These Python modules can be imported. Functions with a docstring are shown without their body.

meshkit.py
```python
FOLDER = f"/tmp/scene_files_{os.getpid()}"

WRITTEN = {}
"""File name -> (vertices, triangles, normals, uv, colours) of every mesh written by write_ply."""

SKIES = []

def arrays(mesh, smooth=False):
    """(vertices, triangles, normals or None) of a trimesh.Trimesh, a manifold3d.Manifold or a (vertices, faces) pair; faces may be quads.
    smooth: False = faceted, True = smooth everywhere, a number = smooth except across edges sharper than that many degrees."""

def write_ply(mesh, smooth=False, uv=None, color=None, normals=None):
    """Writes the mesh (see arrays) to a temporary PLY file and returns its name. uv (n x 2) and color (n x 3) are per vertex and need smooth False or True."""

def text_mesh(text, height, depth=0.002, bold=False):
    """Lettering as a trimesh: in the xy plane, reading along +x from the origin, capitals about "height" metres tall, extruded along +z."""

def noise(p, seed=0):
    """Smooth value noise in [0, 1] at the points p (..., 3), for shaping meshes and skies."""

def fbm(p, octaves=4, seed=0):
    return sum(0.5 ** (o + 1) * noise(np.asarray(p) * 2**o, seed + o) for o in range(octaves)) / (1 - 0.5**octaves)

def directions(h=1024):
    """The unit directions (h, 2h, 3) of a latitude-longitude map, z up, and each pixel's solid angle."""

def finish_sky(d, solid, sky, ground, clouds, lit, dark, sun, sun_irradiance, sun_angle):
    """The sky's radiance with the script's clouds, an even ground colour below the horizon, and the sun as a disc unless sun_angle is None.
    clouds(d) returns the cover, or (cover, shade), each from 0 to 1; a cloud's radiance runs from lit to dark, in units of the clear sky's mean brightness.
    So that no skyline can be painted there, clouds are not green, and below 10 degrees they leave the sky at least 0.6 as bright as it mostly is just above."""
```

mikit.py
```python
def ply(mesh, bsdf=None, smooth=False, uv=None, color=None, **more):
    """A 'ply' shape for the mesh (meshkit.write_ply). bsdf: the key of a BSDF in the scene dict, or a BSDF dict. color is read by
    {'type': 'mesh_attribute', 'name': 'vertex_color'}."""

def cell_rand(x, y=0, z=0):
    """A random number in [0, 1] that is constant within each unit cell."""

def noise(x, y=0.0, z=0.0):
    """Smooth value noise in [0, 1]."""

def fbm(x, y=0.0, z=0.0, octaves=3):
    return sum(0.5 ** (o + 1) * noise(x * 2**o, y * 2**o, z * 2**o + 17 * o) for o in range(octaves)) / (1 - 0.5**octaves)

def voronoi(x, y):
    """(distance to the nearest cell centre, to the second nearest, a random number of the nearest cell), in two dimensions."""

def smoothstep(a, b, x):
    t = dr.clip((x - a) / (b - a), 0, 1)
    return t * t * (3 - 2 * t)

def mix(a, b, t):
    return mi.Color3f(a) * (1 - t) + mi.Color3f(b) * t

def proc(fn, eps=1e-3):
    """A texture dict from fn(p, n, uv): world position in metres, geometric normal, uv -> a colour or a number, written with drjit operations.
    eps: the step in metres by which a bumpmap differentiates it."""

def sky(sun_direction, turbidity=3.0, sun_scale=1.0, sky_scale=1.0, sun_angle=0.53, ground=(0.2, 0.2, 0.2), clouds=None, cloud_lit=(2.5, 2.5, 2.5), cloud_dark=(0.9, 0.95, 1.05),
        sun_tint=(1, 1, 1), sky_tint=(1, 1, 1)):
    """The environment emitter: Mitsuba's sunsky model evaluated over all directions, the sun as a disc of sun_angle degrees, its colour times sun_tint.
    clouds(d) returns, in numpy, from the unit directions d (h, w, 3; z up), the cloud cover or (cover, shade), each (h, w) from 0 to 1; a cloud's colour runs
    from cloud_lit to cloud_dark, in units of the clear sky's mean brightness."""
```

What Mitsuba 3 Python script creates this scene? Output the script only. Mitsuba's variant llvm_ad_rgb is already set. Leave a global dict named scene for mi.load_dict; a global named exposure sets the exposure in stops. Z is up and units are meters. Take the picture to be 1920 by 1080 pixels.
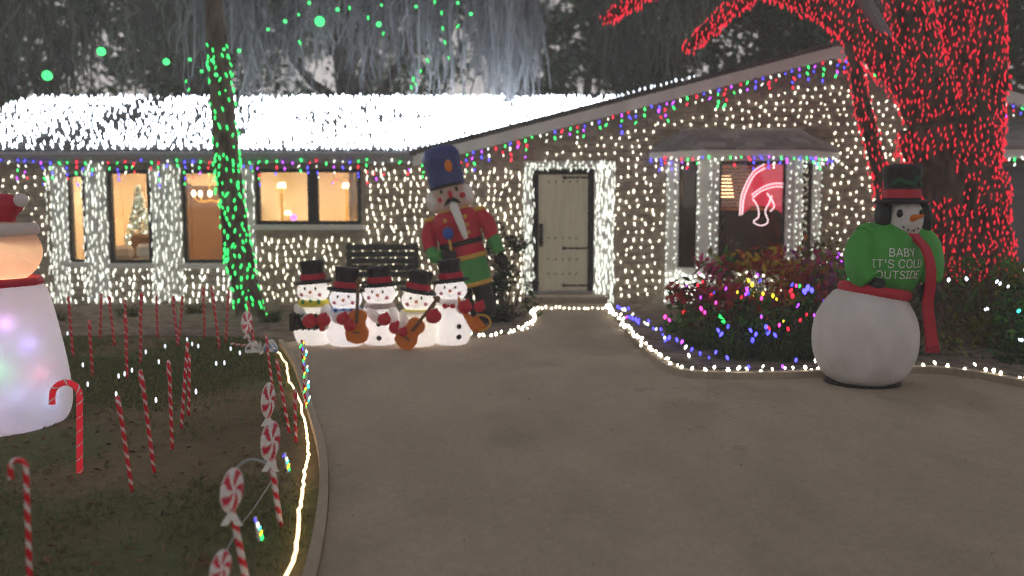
import math, random
import numpy as np, trimesh, drjit as dr, mitsuba as mi
import mikit, meshkit
from mikit import proc, noise, fbm, smoothstep, mix
from shapely.geometry import Polygon, box as sbox
from shapely.ops import unary_union

random.seed(7); RNG = np.random.default_rng(7)
T = mi.ScalarTransform4f
scene, labels, used = {}, {}, set()

# ------------------------------------------------------------------ camera, sky, exposure
PITCH = math.radians(5.25)
scene['camera'] = {'type': 'thinlens', 'aperture_radius': 0.015, 'focus_distance': 6.2, 'fov': 60.0, 'fov_axis': 'x', 'near_clip': 0.1, 'far_clip': 400.0,
                   'to_world': T().look_at(origin=[0, 0, 1.6], target=[0, math.cos(PITCH), 1.6 - math.sin(PITCH)], up=[0, 0, 1])}
def dusk_cloud(d):                               # even cloud, paler towards the horizon all round
    return np.ones(d.shape[:2]), np.clip((d[..., 2] - 0.09) / 0.32, 0, 1) ** 0.6


scene['sky'] = mikit.sky((-0.5, -0.6, 0.35), turbidity=4, sun_scale=0.0, sky_scale=1.4, sun_angle=10, clouds=dusk_cloud,
                         cloud_lit=(12.5, 11.4, 11.0), cloud_dark=(2.3, 2.25, 2.3), ground=(0.12, 0.12, 0.11))
exposure = 0.0


# lamp strengths
EM_ROOF, EM_WALL, EM_COL, EM_MULTI, EM_PATH, EM_ROPE = 9.0, 4.4, 2.1, 4.5, 6.0, 3.2
EM_INF, RL, EM_GREEN, EM_GLOBE, EM_RED, EM_BUSH = 4.0, 22.0, 2.6, 1.9, 1.4, 3.0

# ------------------------------------------------------------------ helpers
XF = [np.eye(4)]
EMIT = []                                        # (key, weight) of every lamp


def numbered(k):
    n, i = k, 0
    while n in used:
        i += 1; n = f'{k}_{i:03d}'
    used.add(n)
    return n


def thing(name, label, cat, group=None, kind=None):
    k = numbered(name)
    labels[k] = {'label': label}
    if cat: labels[k]['category'] = cat
    if group: labels[k]['group'] = group
    if kind: labels[k]['kind'] = kind
    return k


def verts(mesh):
    if isinstance(mesh, (tuple, list)): return np.asarray(mesh[0], float), np.asarray(mesh[1], int)
    return np.asarray(mesh.vertices, float), np.asarray(mesh.faces, int)


def cat(*ms):
    V, F, o = [], [], 0
    for m in ms:
        v, f = verts(m)
        if f.shape[1] == 4: f = np.vstack([f[:, [0, 1, 2]], f[:, [0, 2, 3]]])
        V.append(v); F.append(f + o); o += len(v)
    return np.vstack(V), np.vstack(F)


def put(key, mesh, mat, smooth=False, emit=None, weight=1.0, color=None, **more):
    v, f = verts(mesh)
    if f.shape[1] == 4: f = np.vstack([f[:, [0, 1, 2]], f[:, [0, 2, 3]]])
    v = v @ XF[-1][:3, :3].T + XF[-1][:3, 3]
    if emit is not None: smooth = False
    if color is not None and smooth not in (True, False): smooth = True
    d = mikit.ply((v, f), mat, smooth=smooth, color=color, **more)
    if emit is not None:
        d['emitter'] = {'type': 'area', 'radiance': {'type': 'rgb', 'value': [float(x) for x in emit]}}
        EMIT.append((key, weight))
    scene[key] = d
    return key


def part(parent, name, mesh, mat, smooth=False, label=None, kind=None, **kw):
    k = numbered(parent + '__' + name)
    put(k, mesh, mat, smooth, **kw)
    if label or kind:
        labels[k] = {}
        if label: labels[k]['label'] = label
        if kind: labels[k]['kind'] = kind
    return k


def single(name, label, cat_, mesh, mat, smooth=False, group=None, kind=None, **kw):
    k = thing(name, label, cat_, group, kind)
    put(k, mesh, mat, smooth, **kw)
    return k


def glow(parent, c, r, e):
    """a round lamp inside a thin-skinned inflatable"""
    part(parent, 'inner_lamp', ell(c, r, 16, 10), 'bulb_mat', emit=e)


def mat4(loc=(0, 0, 0), rx=0, ry=0, rz=0, s=1.0):
    a = trimesh.transformations.euler_matrix(math.radians(rx), math.radians(ry), math.radians(rz))
    a[:3, :3] *= s; a[:3, 3] = loc
    return a


def moved(m, loc=(0, 0, 0), rx=0, ry=0, rz=0, s=1.0):
    v, f = verts(m); a = mat4(loc, rx, ry, rz, s)
    return v @ a[:3, :3].T + a[:3, 3], f


def box(x0, x1, y0, y1, z0, z1, ch=0.0):
    if ch:
        c = ch; P = []
        for sx, xa in ((1, x0), (-1, x1)):
            for sy, ya in ((1, y0), (-1, y1)):
                for sz, za in ((1, z0), (-1, z1)):
                    P += [(xa, ya + sy * c, za + sz * c), (xa + sx * c, ya, za + sz * c), (xa + sx * c, ya + sy * c, za)]
        h = trimesh.convex.convex_hull(np.array(P))
        return np.array(h.vertices), np.array(h.faces)
    v = np.array([[x, y, z] for z in (z0, z1) for y in (y0, y1) for x in (x0, x1)], float)
    f = np.array([[0, 2, 3, 1], [4, 5, 7, 6], [0, 1, 5, 4], [2, 6, 7, 3], [0, 4, 6, 2], [1, 3, 7, 5]])
    return v, f


def frames(p):
    p = np.asarray(p, float)
    t = np.gradient(p, axis=0); t /= np.linalg.norm(t, axis=1, keepdims=True) + 1e-9
    up = np.array([0, 0, 1.0]) if abs(t[0][2]) < 0.8 else np.array([1.0, 0, 0])
    n = np.cross(up, t[0]); n /= np.linalg.norm(n); N = [n]
    for i in range(1, len(p)):
        n = N[-1] - t[i] * np.dot(N[-1], t[i]); N.append(n / (np.linalg.norm(n) + 1e-9))
    N = np.array(N)
    return p, t, N, np.cross(t, N)


def tube(p, r, n=8, caps=True):
    p, t, N, B = frames(p)
    r = np.broadcast_to(np.asarray(r, float), (len(p),))
    a = np.arange(n) * 2 * np.pi / n
    v = p[:, None] + r[:, None, None] * (np.cos(a)[None, :, None] * N[:, None] + np.sin(a)[None, :, None] * B[:, None])
    v = v.reshape(-1, 3); F = []
    i = np.arange(n); j = (i + 1) % n
    for k in range(len(p) - 1):
        F.append(np.stack([k * n + i, k * n + j, (k + 1) * n + j, (k + 1) * n + i], 1))
    F = np.vstack(F); F = np.vstack([F[:, [0, 1, 2]], F[:, [0, 2, 3]]])
    if caps:
        o = len(v); v = np.vstack([v, p[0], p[-1]]); e = (len(p) - 1) * n
        F = np.vstack([F, np.stack([j, i, i * 0 + o], 1), np.stack([e + i, e + j, i * 0 + o + 1], 1)])
    return v, F


def lathe(prof, n=24, c=(0, 0, 0), sx=1.0, sy=1.0):
    """prof: (r, z) from bottom to top"""
    pr = np.array(prof, float); a = np.arange(n) * 2 * np.pi / n
    v = np.stack([np.outer(pr[:, 0], np.cos(a)) * sx, np.outer(pr[:, 0], np.sin(a)) * sy, np.repeat(pr[:, 1:2], n, 1)], -1).reshape(-1, 3)
    i = np.arange(n); j = (i + 1) % n; F = []
    for k in range(len(pr) - 1):
        F += [np.stack([k * n + i, k * n + j, (k + 1) * n + j], 1), np.stack([k * n + i, (k + 1) * n + j, (k + 1) * n + i], 1)]
    o = len(v); v = np.vstack([v, [[0, 0, pr[0, 1]], [0, 0, pr[-1, 1]]]]); e = (len(pr) - 1) * n
    F += [np.stack([j, i, i * 0 + o], 1), np.stack([e + i, e + j, i * 0 + o + 1], 1)]
    return v + np.array(c, float), np.vstack(F)


def ell(c, r, n=20, m=12):
    r = np.broadcast_to(np.asarray(r, float), (3,))
    th = np.linspace(-np.pi / 2, np.pi / 2, m)
    v, f = lathe([(max(math.cos(t), 1e-3), math.sin(t)) for t in th], n)
    return v * r + np.array(c, float), f


def curve(pts, n=24):
    """Catmull-Rom through pts"""
    P = np.asarray(pts, float); P = np.vstack([2 * P[0] - P[1], P, 2 * P[-1] - P[-2]]); out = []
    m = len(P) - 3
    for u in np.linspace(0, m, n):
        i = min(int(u), m - 1); t = u - i; a, b, c, d = P[i:i + 4]
        out.append(0.5 * (2 * b + (c - a) * t + (2 * a - 5 * b + 4 * c - d) * t * t + (3 * b - a - 3 * c + d) * t ** 3))
    return np.array(out)


def along(line, step):
    p = np.asarray(line, float); s = np.r_[0, np.cumsum(np.linalg.norm(np.diff(p, axis=0), axis=1))]
    q = np.arange(step / 2, s[-1], step)
    return np.stack([np.interp(q, s, p[:, k]) for k in range(p.shape[1])], 1)


def extrude_xz(poly, y0, y1):
    """shapely polygon in x,z -> solid between y0 and y1"""
    ms = []
    for g in getattr(poly, 'geoms', [poly]):
        m = trimesh.creation.extrude_polygon(g, y1 - y0, engine='earcut')
        v = np.array(m.vertices); ms.append((np.stack([v[:, 0], y1 - v[:, 2], v[:, 1]], 1), np.array(m.faces)))
    return cat(*ms)


def sheet(poly, z):
    """flat ground sheet, facing up"""
    m = trimesh.creation.triangulate_polygon(poly, engine='earcut')
    v, f = m
    v = np.column_stack([v, np.full(len(v), z)])
    n = np.cross(v[f[:, 1]] - v[f[:, 0]], v[f[:, 2]] - v[f[:, 0]])[:, 2]
    f = np.where((n < 0)[:, None], f[:, ::-1], f)
    return v, f


# bulbs: a faceted drop, hanging down its own -z; all bulbs of a string are one mesh
BT = lathe([(0.02, -1.0), (0.75, -0.72), (1.0, -0.42), (0.55, 0.0)], 6)


def bulbs(pts, r=0.014, L=0.045, tilt=0.25, up=False, vary=0.15, rng=RNG):
    pts = np.asarray(pts, float); n = len(pts)
    v0, f0 = BT
    s = 1 + vary * rng.standard_normal(n)[:, None, None]
    v = v0[None] * np.array([r, r, L]) * s
    ax, ay = tilt * rng.standard_normal((2, n))
    v = v.copy()
    v[..., 0] += v[..., 2] * ax[:, None]; v[..., 1] += v[..., 2] * ay[:, None]
    if up: v = v * np.array([1, -1, -1])
    return (v + pts[:, None]).reshape(-1, 3), (f0[None] + (np.arange(n) * len(v0))[:, None, None]).reshape(-1, 3)


WARM = np.array([1.0, 0.92, 0.71]); WHITE = np.array([0.96, 1.0, 0.86]); COOL = np.array([0.80, 0.88, 1.0])
RED, GREEN, BLUE = np.array([1.0, 0.012, 0.04]), np.array([0.03, 1.0, 0.16]), np.array([0.07, 0.06, 1.0])
PURPLE, YELLOW, PINK, CYAN = np.array([0.45, 0.06, 1.0]), np.array([1.0, 0.7, 0.03]), np.array([1.0, 0.06, 0.45]), np.array([0.05, 0.9, 0.8])


def light_string(name, label, pts, rgb, r=0.014, L=0.045, wires=None, group=None, cat_='string lights', tilt=0.25, up=False, weight=None, color_name=None, wire_r=0.004):
    """pts: bulb places, or {colour word: (places, rgb)}"""
    k = thing(name, label, cat_, group)
    if wires is not None:
        part(k, 'wire', cat(*[tube(w, wire_r, 3, False) for w in wires]), 'wire_mat', kind='stuff')
    sets = pts if isinstance(pts, dict) else {'': (pts, rgb)}
    for word, (pp, c) in sets.items():
        if len(pp):
            area = len(pp) * r * L * 4
            part(k, (word + '_' if word else '') + 'bulbs', bulbs(pp, r, L, tilt, up), 'bulb_mat', emit=c, weight=weight or 0.15 + 8 * area * float(np.mean(c)) / 8, kind='stuff')
    return k


def ribbon(p, w, side, th=0.012):
    """a strap along p, w wide in the direction side, th thick"""
    p = np.asarray(p, float); side = np.asarray(side, float); side = np.broadcast_to(side, p.shape)
    side = side / np.linalg.norm(side, axis=1, keepdims=True)
    t = np.gradient(p, axis=0); t /= np.linalg.norm(t, axis=1, keepdims=True)
    n = np.cross(t, side); n /= np.linalg.norm(n, axis=1, keepdims=True)
    w = np.broadcast_to(np.asarray(w, float), (len(p),))[:, None] / 2
    v = np.stack([p + side * w + n * th / 2, p - side * w + n * th / 2, p - side * w - n * th / 2, p + side * w - n * th / 2], 1).reshape(-1, 3)
    F = []
    for k in range(len(p) - 1):
        for a in range(4):
            b = (a + 1) % 4
            F.append([4 * k + a, 4 * k + 4 + a, 4 * k + 4 + b, 4 * k + b])
    e = 4 * (len(p) - 1)
    F += [[0, 1, 2, 3], [e + 3, e + 2, e + 1, e]]
    return v, np.array(F)


NTH = 'first second third fourth fifth sixth seventh eighth ninth tenth eleventh twelfth thirteenth fourteenth fifteenth sixteenth seventeenth eighteenth nineteenth twentieth'.split()
# ------------------------------------------------------------------ materials
def rgb(c): return {'type': 'rgb', 'value': list(c)}


def mat(name, color, rough=0.6, spec=0.4, metal=0.0, bump=None, bump_scale=1.0, **kw):
    c = color if isinstance(color, dict) else rgb(color)
    b = {'type': 'principled', 'base_color': c, 'roughness': rough, 'specular': spec, 'metallic': metal, **kw}
    if bump is not None: b = {'type': 'bumpmap', 'arbitrary': proc(bump), 'scale': bump_scale, 'bsdf': b}
    scene[name] = {'type': 'twosided', 'bsdf': b}


VC = {'type': 'mesh_attribute', 'name': 'vertex_color'}
mat('bulb_mat', (0.08, 0.08, 0.08), 0.4, 0.2)
mat('wire_mat', (0.03, 0.05, 0.03), 0.5)
mat('white_wire', (0.6, 0.6, 0.58), 0.5)


def concrete(p, n, uv):
    big = fbm(p.x * 0.55, p.y * 0.35, 3.0, 4); fine = fbm(p.x * 22, p.y * 22, 1.0, 3); mid = fbm(p.x * 2.6, p.y * 1.3, 9.0, 4)
    t = 0.62 + 0.40 * (big - 0.5) + 0.45 * (mid - 0.5) + 0.25 * (fine - 0.5)
    c = mix((0.23, 0.19, 0.145), (0.46, 0.385, 0.30), dr.clip(t, 0, 1))
    stain = smoothstep(0.58, 0.75, fbm(p.x * 1.1 + 40, p.y * 0.8, 5.0, 4))
    e1, e2, _ = mikit.voronoi(p.x * 0.42 + 0.5 * fbm(p.x * 2.3, p.y * 2.3, 1.0, 3), p.y * 0.30 + 0.5 * fbm(p.x * 2.1, p.y * 2.1, 7.0, 3))
    crack = (1 - smoothstep(0.0, 0.012, e2 - e1)) * smoothstep(0.45, 0.6, noise(p.x * 0.7, p.y * 0.7, 4.0))
    grit = noise(p.x * 130, p.y * 130, 2.0)
    return c * (1 - 0.16 * stain) * (1 - 0.2 * crack) * (0.88 + 0.24 * grit)


def concrete_bump(p, n, uv): return fbm(p.x * 40, p.y * 40, 0.0, 3) * 0.004 + noise(p.x * 6, p.y * 6, 2.0) * 0.004


mat('concrete_mat', proc(concrete), 0.85, 0.25, bump=concrete_bump)


def soil(p, n, uv):
    a = fbm(p.x * 0.8, p.y * 0.8, 0.0, 4); b = fbm(p.x * 14, p.y * 14, 4.0, 3)
    c = mix((0.10, 0.082, 0.05), (0.23, 0.18, 0.11), dr.clip(a * 0.7 + b * 0.5 - 0.1, 0, 1))
    g = smoothstep(0.42, 0.62, fbm(p.x * 0.9 + 11, p.y * 0.7, 2.0, 3) + smoothstep(3.0, 10.0, p.y) * 0.12)
    return mix(c, mi.Color3f(0.10, 0.125, 0.055), g * 0.8)


def rough_bump(p, n, uv): return fbm(p.x * 18, p.y * 18, p.z * 18, 3) * 0.02


mat('soil_mat', proc(soil), 0.95, 0.1, bump=rough_bump)


def mulch(p, n, uv):
    a = fbm(p.x * 9, p.y * 9, 0.0, 4)
    return mix((0.09, 0.07, 0.055), (0.27, 0.225, 0.19), dr.clip(a * 1.3 - 0.15, 0, 1))


mat('mulch_mat', proc(mulch), 0.95, 0.1, bump=rough_bump)


def brick_c(p, n, uv):
    r = mikit.cell_rand(dr.floor(p.x / 0.115), dr.floor(p.z / 0.078), 3)
    f = fbm(p.x * 30, p.y * 30, p.z * 30, 3)
    return mix((0.22, 0.18, 0.14), (0.48, 0.41, 0.335), dr.clip(0.65 * r + 0.5 * f - 0.1, 0, 1))


mat('brick_mat', proc(brick_c), 0.9, 0.2)
mat('mortar_mat', (0.36, 0.34, 0.30), 0.95, 0.1)


def shingle(p, n, uv):
    r = mikit.cell_rand(dr.floor(p.x / 0.3 + 0.5 * dr.floor(p.y / 0.16)), dr.floor(p.y / 0.16), 1)
    return mix((0.07, 0.068, 0.07), (0.17, 0.165, 0.16), dr.clip(0.6 * r + 0.5 * fbm(p.x * 25, p.y * 25, p.z * 25, 2) - 0.1, 0, 1))


mat('shingle_mat', proc(shingle), 0.95, 0.15)
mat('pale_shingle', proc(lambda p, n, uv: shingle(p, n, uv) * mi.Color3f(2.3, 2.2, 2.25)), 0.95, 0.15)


def paint_c(p, n, uv):
    f = fbm(p.x * 3, p.y * 3, p.z * 1.2, 3)
    return mix((0.62, 0.61, 0.59), (0.84, 0.83, 0.80), dr.clip(1.4 * f - 0.1, 0, 1))


mat('white_paint', proc(paint_c), 0.6)
mat('grey_paint', (0.34, 0.33, 0.36), 0.6)
mat('dark_frame', (0.022, 0.022, 0.024), 0.45)


def door_c(p, n, uv):
    g = fbm(p.x * 26, p.y, p.z * 1.6, 3)
    return mix((0.58, 0.56, 0.41), (0.78, 0.75, 0.58), dr.clip(1.2 * g - 0.1 + 0.1 * fbm(p.x * 3, 0, p.z * 3, 2), 0, 1))


mat('door_mat', proc(door_c), 0.6)
mat('iron_mat', (0.015, 0.014, 0.013), 0.5, metal=0.3)
scene['pane_glass'] = {'type': 'thindielectric'}
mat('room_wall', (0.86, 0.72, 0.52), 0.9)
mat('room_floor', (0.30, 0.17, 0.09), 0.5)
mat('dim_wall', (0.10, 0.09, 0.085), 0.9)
mat('brown_wood', (0.16, 0.085, 0.04), 0.5)
scene['blind_wood'] = {'type': 'principledthin', 'base_color': rgb((0.66, 0.38, 0.17)), 'roughness': 0.6, 'diff_trans': 1.0}
mat('cream_cloth', (0.7, 0.6, 0.48), 0.9)
mat('garage_mat', (0.17, 0.18, 0.20), 0.6)
mat('foam_bench', (0.025, 0.03, 0.028), 0.5)


def bark(p, n, uv):
    f = fbm(p.x * 14, p.y * 14, p.z * 3.5, 4)
    return mix((0.065, 0.048, 0.038), (0.26, 0.21, 0.175), dr.clip(1.7 * f - 0.4, 0, 1))


def bark_bump(p, n, uv): return fbm(p.x * 16, p.y * 16, p.z * 4.0, 3) * 0.04


def dark_bark(p, n, uv):
    f = fbm(p.x * 14, p.y * 14, p.z * 3.5, 4)
    return mix((0.035, 0.026, 0.02), (0.15, 0.115, 0.095), dr.clip(1.7 * f - 0.4, 0, 1))


mat('dark_bark', proc(dark_bark), 0.95, 0.1, bump=bark_bump)
mat('bark_mat', proc(bark), 0.95, 0.1, bump=bark_bump)
mat('grey_bark', (.26, .25, .27), .9, .1)
scene['leaf_mat'] = {'type': 'principledthin', 'base_color': VC, 'roughness': 0.6, 'diff_trans': 0.7}
scene['moss_mat'] = {'type': 'principledthin', 'base_color': VC, 'roughness': 0.9, 'diff_trans': 0.8}


def crease(p, n, uv): return fbm(p.x * 7, p.y * 7, p.z * 2.2, 3) * 0.05


def fabric(name, c, trans=None, rough=0.5):
    f = lambda p, n, uv: mi.Color3f(*c) * (0.86 + 0.28 * fbm(p.x * 9, p.y * 9, p.z * 4, 3))
    if trans is None: mat(name, proc(f), rough, 0.35, bump=crease, sheen=0.3)
    else: scene[name] = {'type': 'principledthin', 'base_color': rgb(c), 'roughness': rough, 'diff_trans': trans}


fabric('snow_fabric', (0.66, 0.63, 0.62))
fabric('sweater_green', (0.07, 0.36, 0.06))
fabric('red_fabric', (0.50, 0.02, 0.045))
fabric('black_fabric', (0.018, 0.02, 0.022))
fabric('blue_fabric', (0.045, 0.06, 0.21))
fabric('glow_snow', (0.90, 0.885, 0.88), 0.9)
fabric('glow_peach', (0.92, 0.76, 0.60), 0.9)
mat('plain_white', (0.78, 0.77, 0.74), 0.6)
mat('plain_red', (0.55, 0.018, 0.04), 0.5)
mat('plain_green', (0.06, 0.28, 0.07), 0.6)
mat('hat_green', (0.02, 0.085, 0.04), 0.7)
mat('plain_orange', (0.70, 0.19, 0.02), 0.5)
mat('plain_gold', (0.62, 0.36, 0.06), 0.5)
mat('plain_blue', (0.03, 0.09, 0.4), 0.5)
mat('plain_black', (0.012, 0.012, 0.014), 0.5)
mat('skin_fabric', (0.62, 0.45, 0.37), 0.6)
mat('yellow_scarf', (0.7, 0.62, 0.06), 0.7)
mat('grey_scarf', (0.42, 0.34, 0.33), 0.7)
mat('lightblue_scarf', (0.3, 0.45, 0.75), 0.7)
mat('cane_vc', VC, 0.25, 0.5)
mat('grey_plastic', (0.33, 0.33, 0.33), 0.5)

# ------------------------------------------------------------------ ground
k = single('ground', 'bare ground around the house', None, (np.array([[-150, -60, 0], [150, -60, 0], [150, 200, 0], [-150, 200, 0.0]]), np.array([[0, 1, 2], [0, 2, 3]])), 'soil_mat', kind='structure')
labels[k].pop('category', None)
DRIVE_LEFT = curve([(-0.72, 2.0), (-0.80, 3.2), (-0.84, 3.73), (-0.98, 4.62), (-1.18, 5.53), (-1.51, 6.68), (-2.12, 8.71), (-2.66, 10.2)], 40)
DRIVE_TOP = curve([(-2.66, 10.2), (-2.3, 10.42), (-0.51, 10.5), (0.0, 11.0), (0.28, 12.0), (0.32, 13.55)], 30)
WALK_RIGHT = curve([(1.47, 13.55), (1.43, 11.9), (1.42, 10.4), (1.44, 9.2), (1.54, 8.22), (1.86, 8.02), (2.5, 8.02), (3.2, 8.2), (3.9, 8.3), (4.3, 8.0), (4.6, 7.4), (5.4, 7.0), (14, 6.2)], 60)
drive_poly = Polygon([(-0.72, -12), *DRIVE_LEFT, *DRIVE_TOP[1:], *WALK_RIGHT, (14, -12)])
drive_poly = drive_poly.buffer(0)
m = trimesh.creation.extrude_polygon(drive_poly, 0.045, engine='earcut')
single('driveway', 'broad grey brown concrete driveway narrowing to a walk up to the door', None, moved(m, (0, 0, -0.02)), 'concrete_mat', kind='structure')
bed_left = Polygon([(-12, 14.5), (-12, 10.75), (-6, 10.75), (-4.2, 10.85), (-3.1, 10.7), (-2.7, 10.25), *DRIVE_TOP[1:], (0.32, 14.5)]).buffer(0)
single('garden_bed', 'mulched bed along the house front left of the walk', None, sheet(bed_left, 0.012), 'mulch_mat', kind='structure')
bed_right = Polygon([(1.47, 14.5), *WALK_RIGHT, (14, 14.5)]).buffer(0)
single('garden_bed', 'mulched bed under the bay window right of the walk', None, sheet(bed_right, 0.012), 'mulch_mat', kind='structure')
# low edging round the right bed and the lawn rim
edge = np.column_stack([WALK_RIGHT[8:], np.full(len(WALK_RIGHT) - 8, 0.03)]) + [0.03, 0.05, 0]
single('bed_kerb', 'low concrete kerb round the right planting bed', None, ribbon(edge, 0.11, [[0, 0, 1.0]], 0.10), 'concrete_mat', kind='structure')
edge = np.column_stack([DRIVE_LEFT, np.full(len(DRIVE_LEFT), 0.02)]) - [0.03, 0, 0]
single('lawn_kerb', 'narrow concrete kerb between lawn and driveway', None, ribbon(edge, 0.09, [[0, 0, 1.0]], 0.05), 'concrete_mat', kind='structure')

# lawn: grass blades and fallen leaves
lawn_poly = Polygon([(-9, 2.5), (-0.85, 2.5), *(DRIVE_LEFT[4:] - [0.1, 0]), (-3.1, 10.65), (-4.2, 10.8), (-9, 10.7)]).buffer(0)


def sample_poly(poly, n, rng):
    import shapely
    x0, y0, x1, y1 = poly.bounds
    p = np.column_stack([rng.uniform(x0, x1, n), rng.uniform(y0, y1, n)])
    return p[shapely.contains_xy(poly, p[:, 0], p[:, 1])]


p = sample_poly(lawn_poly, 150000, RNG)
dens = meshkit.fbm(np.column_stack([p * 0.9, np.zeros(len(p))]), 3) + 0.02 * (p[:, 1] - 6) + 0.03 * (-p[:, 0] - 3)
p = p[dens + 0.10 * RNG.standard_normal(len(p)) > 0.50]
n = len(p); a = RNG.uniform(0, 2 * np.pi, n); h = RNG.uniform(0.02, 0.065, n); w = RNG.uniform(0.004, 0.009, n)
lean = RNG.normal(0, 0.03, (n, 2)); d = np.column_stack([np.cos(a), np.sin(a)])
v = np.stack([np.column_stack([p + d * w[:, None], np.zeros(n)]), np.column_stack([p - d * w[:, None], np.zeros(n)]), np.column_stack([p + lean, h])], 1).reshape(-1, 3)
dry = np.clip(RNG.beta(1.6, 1.8, n) - 0.03 * (p[:, 1] - 5), 0, 1)[:, None]
c = (1 - dry) * np.array([0.12, 0.19, 0.07]) + dry * np.array([0.30, 0.245, 0.14])
single('grass', 'thin patchy winter grass on the lawn', 'grass', (v, np.arange(3 * n).reshape(-1, 3)), 'leaf_mat', kind='stuff', color=np.repeat(c, 3, 0))
p = sample_poly(lawn_poly, 5200, RNG); n = len(p)


def leaf_quads(pos, size, rng, aspect=0.45, up=None):
    """diamond leaves with random facing; up: bias of the normal"""
    n = len(pos); size = np.broadcast_to(size, (n,))[:, None]
    nn = rng.standard_normal((n, 3))
    if up is not None: nn = nn * up[0] + np.array(up[1])
    nn /= np.linalg.norm(nn, axis=1, keepdims=True)
    t = np.cross(nn, rng.standard_normal((n, 3))); t /= np.linalg.norm(t, axis=1, keepdims=True)
    b = np.cross(nn, t)
    v = np.stack([pos + t * size, pos + b * size * aspect + nn * size * 0.12, pos - t * size, pos - b * size * aspect + nn * size * 0.12], 1).reshape(-1, 3)
    i = np.arange(n) * 4
    return v, np.concatenate([np.stack([i, i + 1, i + 2], 1), np.stack([i, i + 2, i + 3], 1)])


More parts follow.
